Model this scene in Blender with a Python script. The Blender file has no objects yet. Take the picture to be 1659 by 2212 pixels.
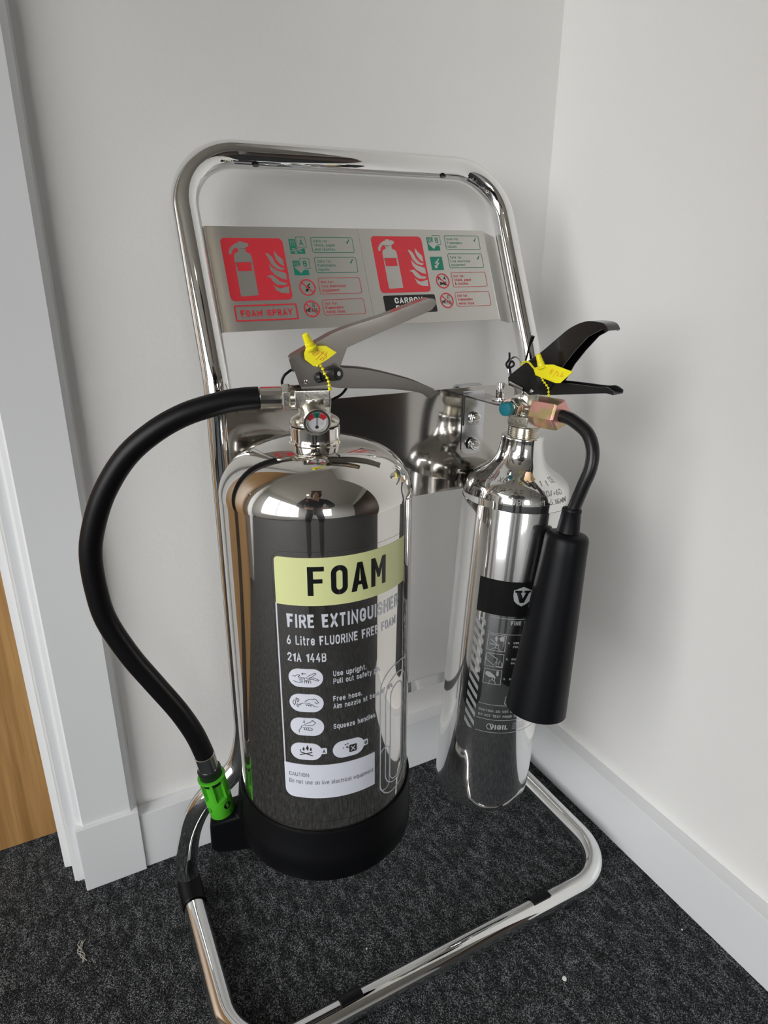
import bpy, bmesh, math, random
from mathutils import Vector, Matrix
from mathutils.geometry import tessellate_polygon
random.seed(7)
S = bpy.context.scene
COL = S.collection
PI = math.pi
rad = math.radians

# ------------------------------------------------------------------ camera
YAW, PITCH, ROLL = 0.48130, 0.35220, 0.0063
fw = Vector((math.sin(YAW)*math.cos(PITCH), math.cos(YAW)*math.cos(PITCH), -math.sin(PITCH)))
rt = fw.cross(Vector((0, 0, 1))).normalized(); up = rt.cross(fw)
r2 = rt*math.cos(ROLL) + up*math.sin(ROLL); u2 = -rt*math.sin(ROLL) + up*math.cos(ROLL)
cam_d = bpy.data.cameras.new('camera'); cam = bpy.data.objects.new('camera', cam_d); COL.objects.link(cam)
cam.matrix_world = Matrix(((r2.x, u2.x, -fw.x, -0.6308), (r2.y, u2.y, -fw.y, -0.7440), (r2.z, u2.z, -fw.z, 0.7485), (0, 0, 0, 1)))
cam_d.sensor_fit = 'AUTO'; cam_d.sensor_width = 36.0
cam_d.lens = 1403.3/2212*36.0
cam_d.clip_start = 0.01; cam_d.clip_end = 50
S.camera = cam

# ------------------------------------------------------------------ world, lights, exposure
S.view_settings.view_transform = 'Standard'; S.view_settings.look = 'None'
S.view_settings.gamma = 1.0; S.view_settings.use_curve_mapping = False
S.view_settings.exposure = 0.0
wd = bpy.data.worlds.new('overcast_sky'); S.world = wd; wd.use_nodes = True
bgn = wd.node_tree.nodes['Background']
bgn.inputs[1].default_value = 8.6
_n = wd.node_tree.nodes; _l = wd.node_tree.links       # bright overcast sky above the horizon, darker ground below it
_tc = _n.new('ShaderNodeTexCoord'); _sx = _n.new('ShaderNodeSeparateXYZ'); _cr = _n.new('ShaderNodeValToRGB')
_mr = _n.new('ShaderNodeMapRange'); _mr.inputs['From Min'].default_value = -1; _l.new(_tc.outputs['Generated'], _sx.inputs[0]); _l.new(_sx.outputs[2], _mr.inputs['Value'])
_e = _cr.color_ramp.elements; _e[0].position = .49; _e[0].color = (.10, .10, .09, 1); _e[1].position = .51; _e[1].color = (.975, .98, .98, 1)
_l.new(_mr.outputs[0], _cr.inputs[0]); _l.new(_cr.outputs[0], bgn.inputs[0])
WIN_L = (-2.65, -2.75, -0.42, 0.42, 2.12)       # left wall window: x, y0, y1, z0, z1
WIN_F = (-4.30, -1.75, -0.85, 0.65, 2.00)       # front wall window: y, x0, x1, z0, z1
def portal(name, loc, sx, sy, rot):
    l = bpy.data.lights.new(name, 'AREA'); l.shape = 'RECTANGLE'; l.size = sx; l.size_y = sy
    l.cycles.is_portal = True
    o = bpy.data.objects.new(name, l); o.location = loc; o.rotation_euler = rot; COL.objects.link(o)
portal('window_portal', (WIN_L[0]-.04, (WIN_L[1]+WIN_L[2])/2, (WIN_L[3]+WIN_L[4])/2), 1.70, 2.33, (0, -PI/2, 0))
portal('window_portal', ((WIN_F[1]+WIN_F[2])/2, WIN_F[0]-.04, (WIN_F[3]+WIN_F[4])/2), .90, 1.35, (PI/2, 0, 0))

# ------------------------------------------------------------------ materials
def newmat(name):
    m = bpy.data.materials.new(name); m.use_nodes = True
    nt = m.node_tree; return m, nt, nt.nodes['Principled BSDF']
def simple(name, col, rough=.5, metal=0., coat=0., spec=None, bump=None, bstr=.1, bdist=.001):
    m, nt, b = newmat(name)
    b.inputs['Base Color'].default_value = (*col, 1); b.inputs['Roughness'].default_value = rough
    b.inputs['Metallic'].default_value = metal
    if coat: b.inputs['Coat Weight'].default_value = coat; b.inputs['Coat Roughness'].default_value = .05
    if spec is not None: b.inputs['Specular IOR Level'].default_value = spec
    if bump:
        tc = nt.nodes.new('ShaderNodeTexCoord'); n = nt.nodes.new('ShaderNodeTexNoise')
        n.inputs['Scale'].default_value = bump; n.inputs['Detail'].default_value = 4
        bp = nt.nodes.new('ShaderNodeBump'); bp.inputs['Strength'].default_value = bstr; bp.inputs['Distance'].default_value = bdist
        nt.links.new(tc.outputs['Object'], n.inputs['Vector']); nt.links.new(n.outputs['Fac'], bp.inputs['Height'])
        nt.links.new(bp.outputs['Normal'], b.inputs['Normal'])
    return m
def two_lobe(name, col, r1, r2, mix, scale=(1, 1, 1), bstr=.0, bscale=300, var=.04):
    """metal with a sharp and a hazy lobe, optional brush-line relief"""
    m, nt, b = newmat(name); N = nt.nodes; L = nt.links
    b.inputs['Base Color'].default_value = (*col, 1); b.inputs['Metallic'].default_value = 1; b.inputs['Roughness'].default_value = r1
    b2 = N.new('ShaderNodeBsdfPrincipled'); b2.inputs['Base Color'].default_value = (*col, 1)
    b2.inputs['Metallic'].default_value = 1; b2.inputs['Roughness'].default_value = r2
    mx = N.new('ShaderNodeMixShader')
    mx.inputs[0].default_value = mix
    if bstr:
        tc = N.new('ShaderNodeTexCoord'); mp = N.new('ShaderNodeMapping'); mp.inputs['Scale'].default_value = scale
        n = N.new('ShaderNodeTexNoise'); n.inputs['Scale'].default_value = bscale; n.inputs['Detail'].default_value = 3
        L.new(tc.outputs['Object'], mp.inputs[0]); L.new(mp.outputs[0], n.inputs['Vector'])
    L.new(b.outputs[0], mx.inputs[1]); L.new(b2.outputs[0], mx.inputs[2]); L.new(mx.outputs[0], N['Material Output'].inputs['Surface'])
    if bstr:
        bp = N.new('ShaderNodeBump'); bp.inputs['Strength'].default_value = bstr; bp.inputs['Distance'].default_value = .0002
        L.new(n.outputs['Fac'], bp.inputs['Height']); L.new(bp.outputs[0], b.inputs['Normal']); L.new(bp.outputs[0], b2.inputs['Normal'])
    return m
M = {}
M['wall'] = simple('wall_paint', (.80, .793, .775), .75, bump=130, bstr=.25, bdist=.0012)
M['ceil'] = simple('ceiling_paint', (.70, .675, .63), .85)
M['gloss_white'] = simple('trim_gloss_paint', (.775, .785, .800), .28, bump=40, bstr=.05)
M['frame_white'] = simple('window_frame_paint', (.80, .80, .80), .4)
M['chrome'] = simple('chrome', (.86, .86, .855), .035, 1)
M['chrome_soft'] = simple('zinc_plate', (.60, .61, .62), .16, 1)
M['steel_body'] = two_lobe('polished_stainless', (.74, .715, .68), .035, .34, .17, (1, 1, .04), 0, 900, .02)
M['dome'] = two_lobe('polished_dome', (.78, .76, .73), .03, .25, .08)
M['alu_body'] = two_lobe('polished_aluminium', (.80, .80, .80), .05, .28, .24, (1, 1, .03), 0, 700, .04)
M['alu_shiny'] = two_lobe('bright_aluminium', (.86, .855, .84), .04, .25, .12)
M['crossbar'] = two_lobe('mill_steel_sheet', (.50, .48, .455), .075, .20, .16)
M['sign_steel'] = two_lobe('brushed_sign_steel', (.66, .645, .61), .30, .48, .5, (.02, 1, 1), .25, 900)
M['lever_steel'] = two_lobe('pressed_steel', (.36, .33, .30), .14, .34, .35)
M['brass_nickel'] = simple('nickel_plated_casting', (.70, .675, .61), .22, 1, bump=260, bstr=.25, bdist=.0006)
M['collar'] = simple('bright_collar', (.82, .79, .74), .10, 1)
M['black_gloss'] = simple('black_gloss_paint', (.006, .006, .007), .20, coat=.12)
M['black_satin'] = simple('black_satin_paint', (.009, .009, .010), .32, spec=.4)
M['skirt'] = simple('matt_black_rubber', (.003, .0032, .004), .5, spec=.12)
M['rubber'] = simple('black_rubber', (.004, .004, .005), .40, spec=.22, bump=500, bstr=.1, bdist=.0004)
M['black_plastic'] = simple('black_plastic', (.009, .010, .011), .38)
M['horn_black'] = simple('horn_black_plastic', (.0035, .0038, .0050), .42, spec=.18)
M['green'] = simple('green_plastic', (.075, .42, .022), .32)
M['green_dark'] = simple('green_recess_shade', (.02, .22, .01), .5)  # darker copy of the green, recess shade put into the colour
M['teal'] = simple('teal_cap', (.012, .22, .28), .42)
M['yellow'] = simple('yellow_seal_plastic', (.93, .83, .01), .38)
M['dial'] = simple('gauge_white', (.75, .75, .78), .4)
M['glass'] = None
M['p_red'] = simple('print_red', (.62, .035, .05), .32)
M['p_green'] = simple('print_green', (.006, .20, .13), .35)
M['p_black'] = simple('print_black', (.008, .008, .009), .3)
M['p_band'] = simple('print_pale_yellow', (.68, .71, .34), .38, coat=.35)
M['p_grey'] = simple('print_silver_grey', (.60, .62, .68), .38, coat=.35)
M['p_white'] = simple('print_white', (.66, .68, .76), .38, coat=.35)
M['p_dark'] = simple('print_dark_grey', (.035, .035, .033), .4, coat=.35)
M['p_hatch'] = simple('print_light_grey', (.46, .47, .48), .35, coat=.3)
M['film'] = None
M['stamp'] = simple('shaded_stamp_aluminium', (.34, .34, .33), .34, 1)  # darker grey paints in the shade of the engraved strokes
M['pen'] = simple('red_pen', (.75, .16, .02), .5)
M['paper'] = simple('white_paper', (.80, .80, .78), .7)
M['lint'] = simple('grey_lint', (.45, .43, .38), .9)
def pane_mat():
    m, nt, b = newmat('gauge_glass')
    b.inputs['Base Color'].default_value = (1, 1, 1, 1); b.inputs['Roughness'].default_value = .02
    b.inputs['Transmission Weight'].default_value = 1; b.inputs['IOR'].default_value = 1.3
    return m
M['glass'] = pane_mat()
def film_mat():
    m, nt, b = newmat('clear_label_film'); N = nt.nodes; L = nt.links
    g = N.new('ShaderNodeBsdfGlossy'); g.inputs['Roughness'].default_value = .05
    t = N.new('ShaderNodeBsdfTransparent'); t.inputs[0].default_value = (.86, .86, .86, 1)
    fr = N.new('ShaderNodeFresnel'); fr.inputs[0].default_value = 1.35
    mx = N.new('ShaderNodeMixShader'); L.new(fr.outputs[0], mx.inputs[0]); L.new(t.outputs[0], mx.inputs[1]); L.new(g.outputs[0], mx.inputs[2])
    L.new(mx.outputs[0], N['Material Output'].inputs['Surface']); return m
M['film'] = film_mat()
def nut_mat():
    m, nt, b = newmat('yellow_passivated_zinc'); N = nt.nodes; L = nt.links
    tc = N.new('ShaderNodeTexCoord'); n = N.new('ShaderNodeTexNoise'); n.inputs['Scale'].default_value = 55; n.inputs['Detail'].default_value = 2
    cr = N.new('ShaderNodeValToRGB'); e = cr.color_ramp.elements
    e[0].position = .38; e[0].color = (.60, .38, .22, 1); e[1].position = .60; e[1].color = (.82, .42, .37, 1)
    x = e.new(.42); x.color = (.55, .47, .22, 1)
    L.new(tc.outputs['Object'], n.inputs['Vector']); L.new(n.outputs['Fac'], cr.inputs[0]); L.new(cr.outputs[0], b.inputs['Base Color'])
    b.inputs['Metallic'].default_value = .8; b.inputs['Roughness'].default_value = .38; return m
M['nut'] = nut_mat()
def oak_mat():
    m, nt, b = newmat('oak_veneer'); N = nt.nodes; L = nt.links
    tc = N.new('ShaderNodeTexCoord'); mp = N.new('ShaderNodeMapping'); mp.inputs['Scale'].default_value = (1, 1, .035)
    n = N.new('ShaderNodeTexNoise'); n.inputs['Scale'].default_value = 75; n.inputs['Detail'].default_value = 6; n.inputs['Distortion'].default_value = .5
    n2 = N.new('ShaderNodeTexNoise'); n2.inputs['Scale'].default_value = 420; n2.inputs['Detail'].default_value = 2
    cr = N.new('ShaderNodeValToRGB'); e = cr.color_ramp.elements
    e[0].position = .32; e[0].color = (.36, .19, .062, 1); e[1].position = .68; e[1].color = (.56, .325, .125, 1)
    mx = N.new('ShaderNodeMix'); mx.data_type = 'RGBA'; mx.blend_type = 'MULTIPLY'; mx.inputs[0].default_value = .35
    L.new(tc.outputs['Object'], mp.inputs[0]); L.new(mp.outputs[0], n.inputs['Vector']); L.new(mp.outputs[0], n2.inputs['Vector'])
    L.new(n.outputs['Fac'], cr.inputs[0]); L.new(cr.outputs[0], mx.inputs[6]); L.new(n2.outputs['Fac'], mx.inputs[7])
    L.new(mx.outputs[2], b.inputs['Base Color']); b.inputs['Roughness'].default_value = .42; return m
M['oak'] = oak_mat()
M['oak_dark'] = simple('dark_wood', (.045, .026, .018), .4)
def carpet_mat():
    m, nt, b = newmat('charcoal_loop_carpet'); N = nt.nodes; L = nt.links
    tc = N.new('ShaderNodeTexCoord'); mp = N.new('ShaderNodeMapping'); mp.inputs['Rotation'].default_value = (0, 0, rad(8)); mp.inputs['Scale'].default_value = (1.0, .85, 1)
    L.new(tc.outputs['Object'], mp.inputs[0])
    v = N.new('ShaderNodeTexVoronoi'); v.inputs['Scale'].default_value = 1080; v.inputs['Randomness'].default_value = .75
    L.new(mp.outputs[0], v.inputs['Vector'])
    sp = N.new('ShaderNodeSeparateColor'); L.new(v.outputs['Color'], sp.inputs[0])
    n = N.new('ShaderNodeTexNoise'); n.inputs['Scale'].default_value = 95; n.inputs['Detail'].default_value = 3
    mp2 = N.new('ShaderNodeMapping'); mp2.inputs['Rotation'].default_value = (0, 0, rad(8)); mp2.inputs['Scale'].default_value = (1.0, .45, 1)
    L.new(tc.outputs['Object'], mp2.inputs[0]); L.new(mp2.outputs[0], n.inputs['Vector'])
    mr = N.new('ShaderNodeMapRange'); mr.inputs['From Min'].default_value = .35; mr.inputs['From Max'].default_value = .65
    mr.inputs['To Min'].default_value = -.15; mr.inputs['To Max'].default_value = .15; L.new(n.outputs['Fac'], mr.inputs['Value'])
    ad = N.new('ShaderNodeMath'); ad.operation = 'ADD'; L.new(sp.outputs[0], ad.inputs[0]); L.new(mr.outputs[0], ad.inputs[1])
    cr = N.new('ShaderNodeValToRGB'); e = cr.color_ramp.elements
    e[0].position = .25; e[0].color = (.010, .0105, .0115, 1); e[1].position = 1.05; e[1].color = (.25, .26, .27, 1)
    x = e.new(.60); x.color = (.036, .038, .041, 1); x = e.new(.80); x.color = (.095, .100, .105, 1)
    L.new(ad.outputs[0], cr.inputs[0]); L.new(cr.outputs[0], b.inputs['Base Color'])
    b.inputs['Roughness'].default_value = .95; b.inputs['Specular IOR Level'].default_value = .15
    sub = N.new('ShaderNodeMath'); sub.operation = 'MULTIPLY'; sub.inputs[1].default_value = -1; L.new(v.outputs['Distance'], sub.inputs[0])
    bp = N.new('ShaderNodeBump'); bp.inputs['Strength'].default_value = .9; bp.inputs['Distance'].default_value = .0016
    L.new(sub.outputs[0], bp.inputs['Height']); L.new(bp.outputs[0], b.inputs['Normal']); return m
M['carpet'] = carpet_mat()

# ------------------------------------------------------------------ mesh helpers
def V(*a): return Vector(a)
class MB:
    def __init__(s): s.v = []; s.f = []
    def add(s, vs, fs):
        o = len(s.v); s.v += [Vector(q) for q in vs]; s.f += [tuple(o+i for i in f) for f in fs]; return s
    def build(s, name, mat, parent=None, sharp=35, smooth=True, bevel=0, kind=None, label=None):
        me = bpy.data.meshes.new(name)
        org = parent_origin(parent)
        me.from_pydata([tuple(q-org) for q in s.v], [], s.f); me.update()
        bm = bmesh.new(); bm.from_mesh(me); bmesh.ops.recalc_face_normals(bm, faces=bm.faces)
        if bevel:
            ed = [e for e in bm.edges if len(e.link_faces) == 2 and e.calc_face_angle(0) > rad(30)]
            bmesh.ops.bevel(bm, geom=ed, offset=bevel, segments=2, affect='EDGES', profile=.5, clamp_overlap=True)
        bm.to_mesh(me); bm.free()
        if smooth:
            me.shade_smooth(); me.set_sharp_from_angle(angle=rad(sharp))
        o = bpy.data.objects.new(name, me); COL.objects.link(o)
        if mat: me.materials.append(mat)
        if parent is not None: o.parent = parent

        if bevel:
            wn = o.modifiers.new('face_weighted_normals', 'WEIGHTED_NORMAL'); wn.keep_sharp = True; wn.weight = 80
        if kind: o['kind'] = kind
        if label: o['label'] = label
        return o
def parent_origin(p):
    w = Vector((0, 0, 0))
    while p is not None: w += p.location; p = p.parent
    return w
def root(name, loc, label, cat, group=None):
    o = bpy.data.objects.new(name, None); COL.objects.link(o); o.location = loc; o.empty_display_size = .03
    o['label'] = label; o['category'] = cat
    if group: o['group'] = group
    return o
class Frame:
    def __init__(s, o, x, y, z): s.o, s.x, s.y, s.z = Vector(o), Vector(x).normalized(), Vector(y).normalized(), Vector(z).normalized()
    def __call__(s, a, b, c): return s.o + s.x*a + s.y*b + s.z*c
W0 = Frame((0, 0, 0), (1, 0, 0), (0, 1, 0), (0, 0, 1))
def axis_frame(o, d, hint=(0, 0, 1)):
    d = Vector(d).normalized(); h = Vector(hint)
    if abs(d.dot(h.normalized())) > .95: h = Vector((1, 0, 0))
    x = h.cross(d).normalized(); y = d.cross(x); return Frame(o, x, y, d)
def lathe(mb, prof, fr=W0, seg=64, caps=True):
    vs = []; fs = []
    for r, z in prof:
        for i in range(seg):
            a = 2*PI*i/seg; vs.append(fr(r*math.cos(a), r*math.sin(a), z))
    for k in range(len(prof)-1):
        for i in range(seg):
            j = (i+1) % seg; fs.append((k*seg+i, k*seg+j, (k+1)*seg+j, (k+1)*seg+i))
    if caps:
        if prof[0][0] > 1e-6: fs.append(tuple(range(seg)))
        if prof[-1][0] > 1e-6: fs.append(tuple(range((len(prof)-1)*seg, len(prof)*seg)))
    mb.add(vs, fs); return mb
def cyl(mb, a, b, r, seg=24, r2=None, bev=0):
    a = Vector(a); b = Vector(b); d = b-a; h = d.length; r2 = r if r2 is None else r2
    if bev: prof = [(r-bev, 0), (r-bev*.3, bev*.3), (r, bev), (r2, h-bev), (r2-bev*.3, h-bev*.3), (r2-bev, h)]
    else: prof = [(r, 0), (r2, h)]
    return lathe(mb, prof, axis_frame(a, d), seg)
def box(mb, lo, hi, fr=W0):
    x0, y0, z0 = lo; x1, y1, z1 = hi
    vs = [fr(x, y, z) for z in (z0, z1) for y in (y0, y1) for x in (x0, x1)]
    return mb.add(vs, [(0, 1, 3, 2), (4, 5, 7, 6), (0, 1, 5, 4), (2, 3, 7, 6), (0, 2, 6, 4), (1, 3, 7, 5)])
def tess(poly):
    return [tuple(t) for t in tessellate_polygon([[Vector((x, y, 0)) for x, y in poly]])]
def prism(mb, poly, fr, c0, c1, axes='xz'):
    """poly in the frame's (x,z) plane, extruded along y from c0 to c1"""
    n = len(poly)
    vs = [fr(a, c0, b) for a, b in poly] + [fr(a, c1, b) for a, b in poly]
    t = tess(poly)
    fs = [tuple(q) for q in t] + [tuple(i+n for i in q) for q in t] + [(i, (i+1) % n, (i+1) % n+n, i+n) for i in range(n)]
    return mb.add(vs, fs)
def catmull(pts, sub=8):
    P = [Vector(p) for p in pts]; P = [P[0]*2-P[1]] + P + [P[-1]*2-P[-2]]; out = []
    for i in range(1, len(P)-2):
        p0, p1, p2, p3 = P[i-1:i+3]
        for k in range(sub):
            t = k/sub
            out.append(.5*((2*p1)+(p2-p0)*t+(2*p0-5*p1+4*p2-p3)*t*t+(3*p1-p0-3*p2+p3)*t**3))
    out.append(P[-2]); return out
def fillet(pts, rs, n=12):
    P = [Vector(p) for p in pts]; out = [P[0]]
    for i in range(1, len(P)-1):
        a = (P[i-1]-P[i]); b = (P[i+1]-P[i]); r = rs[i]
        if r <= 0: out.append(P[i]); continue
        an, bn = a.normalized(), b.normalized(); ang = an.angle(bn)
        d = r/math.tan(ang/2); s = P[i]+an*d; e = P[i]+bn*d
        c = P[i]+(an+bn).normalized()*(r/math.sin(ang/2))
        vs, ve = s-c, e-c; tot = vs.angle(ve)
        for k in range(n+1):
            t = k/n; out.append(c+(vs*math.sin((1-t)*tot)+ve*math.sin(t*tot))/math.sin(tot))
    out.append(P[-1]); return out
def tube(mb, path, r, seg=24, closed=False, caps=True):
    P = [Vector(p) for p in path]; n = len(P)
    rr = r if callable(r) else (lambda i: r)
    T = []
    for i in range(n):
        if closed: d = P[(i+1) % n]-P[i-1]
        else: d = P[min(i+1, n-1)]-P[max(i-1, 0)]
        T.append(d.normalized())
    nrm = T[0].orthogonal().normalized(); vs = []; fs = []
    for i in range(n):
        if i:
            ax = T[i-1].cross(T[i])
            if ax.length > 1e-9: nrm = Matrix.Rotation(T[i-1].angle(T[i]), 3, ax.normalized()) @ nrm
        nrm = (nrm - T[i]*nrm.dot(T[i])).normalized(); bn = T[i].cross(nrm)
        for k in range(seg):
            a = 2*PI*k/seg; vs.append(P[i]+(nrm*math.cos(a)+bn*math.sin(a))*rr(i))
    m = n if closed else n-1
    for i in range(m):
        for k in range(seg):
            j = (k+1) % seg; i2 = (i+1) % n; fs.append((i*seg+k, i*seg+j, i2*seg+j, i2*seg+k))
    if not closed and caps: fs += [tuple(range(seg)), tuple(range((n-1)*seg, n*seg))]
    return mb.add(vs, fs)
def channel(mb, top, bot, fr, hw, t=.0014, flip=False):
    """pressed U channel: side plates between outlines 'top' and 'bot', web along 'top' (or 'bot' when flip)"""
    poly = top + bot[::-1]
    prism(mb, poly, fr, hw-t, hw); prism(mb, poly, fr, -hw, -hw+t)
    web = bot if flip else top
    sgn = 1 if flip else -1
    n = len(web); off = []
    for i in range(n):
        a = Vector(web[max(i-1, 0)]); b = Vector(web[min(i+1, n-1)]); d = (b-a).normalized()
        nv = Vector((-d.y, d.x))*sgn; off.append((web[i][0]+nv.x*t, web[i][1]+nv.y*t))
    prism(mb, list(web)+off[::-1], fr, -hw+t*.5, hw-t*.5)
    return mb
def smooth2(pts, sub=4):
    return [(p.x, p.y) for p in catmull([(a, b, 0) for a, b in pts], sub)]

# ------------------------------------------------------------------ flat print helpers
class Ink:
    """2-D artwork collected as triangles, then laid onto a surface"""
    def __init__(s): s.v = []; s.f = []
    def poly(s, pts):
        o = len(s.v); s.v += [tuple(p) for p in pts]; s.f += [tuple(o+i for i in t) for t in tess(pts)]; return s
    def rrect(s, x0, y0, x1, y1, r, n=5): return s.poly(rr_pts(x0, y0, x1, y1, r, n))
    def ring(s, a, b):
        o = len(s.v); n = len(a); s.v += list(a)+list(b)
        s.f += [(o+i, o+(i+1) % n, o+n+(i+1) % n, o+n+i) for i in range(n)]; return s
    def frame(s, x0, y0, x1, y1, r, w, n=5):
        return s.ring(rr_pts(x0, y0, x1, y1, r, n), rr_pts(x0+w, y0+w, x1-w, y1-w, max(r-w, 1e-5), n))
    def disc(s, cx, cy, r, n=28, ry=None): return s.poly([(cx+r*math.cos(2*PI*i/n), cy+(ry or r)*math.sin(2*PI*i/n)) for i in range(n)])
    def circ(s, cx, cy, r, w, n=36):
        return s.ring([(cx+r*math.cos(2*PI*i/n), cy+r*math.sin(2*PI*i/n)) for i in range(n)], [(cx+(r-w)*math.cos(2*PI*i/n), cy+(r-w)*math.sin(2*PI*i/n)) for i in range(n)])
    def line(s, pts, w, closed=False):
        P = [Vector(p) for p in pts]; n = len(P); L = []; R = []
        for i in range(n):
            a = P[i-1] if (closed or i) else P[i]; b = P[(i+1) % n] if (closed or i < n-1) else P[i]
            d = (b-a); d = d.normalized() if d.length > 1e-9 else Vector((1, 0)); nv = Vector((-d.y, d.x))
            m = 1.0
            if 0 < i < n-1 or closed:
                d1 = (P[i]-a); d1 = d1.normalized() if d1.length > 1e-9 else d
                m = 1/max(.5, abs(d1.dot(d)))
            L.append(tuple(P[i]+nv*w/2*m)); R.append(tuple(P[i]-nv*w/2*m))
        o = len(s.v); s.v += L+R
        s.f += [(o+i, o+(i+1) % n, o+n+(i+1) % n, o+n+i) for i in range(n if closed else n-1)]; return s
    def text(s, body, x0, base, cap, x1=None, bold=.13, align='L', xs=None, rot=0.):
        vs, fs = glyphs(body, bold); xa = min(v[0] for v in vs); xb = max(v[0] for v in vs)
        sy = cap/CAPH; sx = (x1-x0)/(xb-xa) if x1 is not None else sy*(xs or 1)
        ox = x0-xa*sx if align == 'L' else x0-(xa+xb)/2*sx
        o = len(s.v); c, sn = math.cos(rot), math.sin(rot)
        for v in vs:
            px, py = ox+v[0]*sx, base+v[1]*sy
            dx, dy = px-x0, py-base; s.v.append((x0+dx*c-dy*sn, base+dx*sn+dy*c))
        s.f += [tuple(o+i for i in f) for f in fs]; return s
    def lay(s, name, mat, parent, mapf, step=None, thick=0., **kw):
        me = bpy.data.meshes.new(name); me.from_pydata([(x, y, 0) for x, y in s.v], [], s.f)
        bm = bmesh.new(); bm.from_mesh(me)
        if step:
            x0 = min(v[0] for v in s.v); x1 = max(v[0] for v in s.v); k = math.floor(x0/step)+1
            while k*step < x1:
                bmesh.ops.bisect_plane(bm, geom=bm.verts[:]+bm.edges[:]+bm.faces[:], plane_co=(k*step, 0, 0), plane_no=(1, 0, 0)); k += 1
        if thick:
            ex = bmesh.ops.extrude_face_region(bm, geom=bm.faces[:])
            for g in ex['geom']:
                if isinstance(g, bmesh.types.BMVert): g.co.z += thick
        org = parent_origin(parent)
        for v in bm.verts: v.co = mapf(v.co.x, v.co.y, v.co.z)-org
        bm.to_mesh(me); bm.free(); me.materials.append(mat)
        if step and not thick: me.shade_smooth()
        o = bpy.data.objects.new(name, me); COL.objects.link(o)
        if parent is not None: o.parent = parent
        for k_, v_ in kw.items(): o[k_] = v_
        return o
def rr_pts(x0, y0, x1, y1, r, n=5):
    r = min(r, abs(x1-x0)/2, abs(y1-y0)/2); out = []
    for cx, cy, a0 in ((x1-r, y1-r, 0), (x0+r, y1-r, 90), (x0+r, y0+r, 180), (x1-r, y0+r, 270)):
        for k in range(n+1): a = rad(a0+90*k/n); out.append((cx+r*math.cos(a), cy+r*math.sin(a)))
    return out
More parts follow.
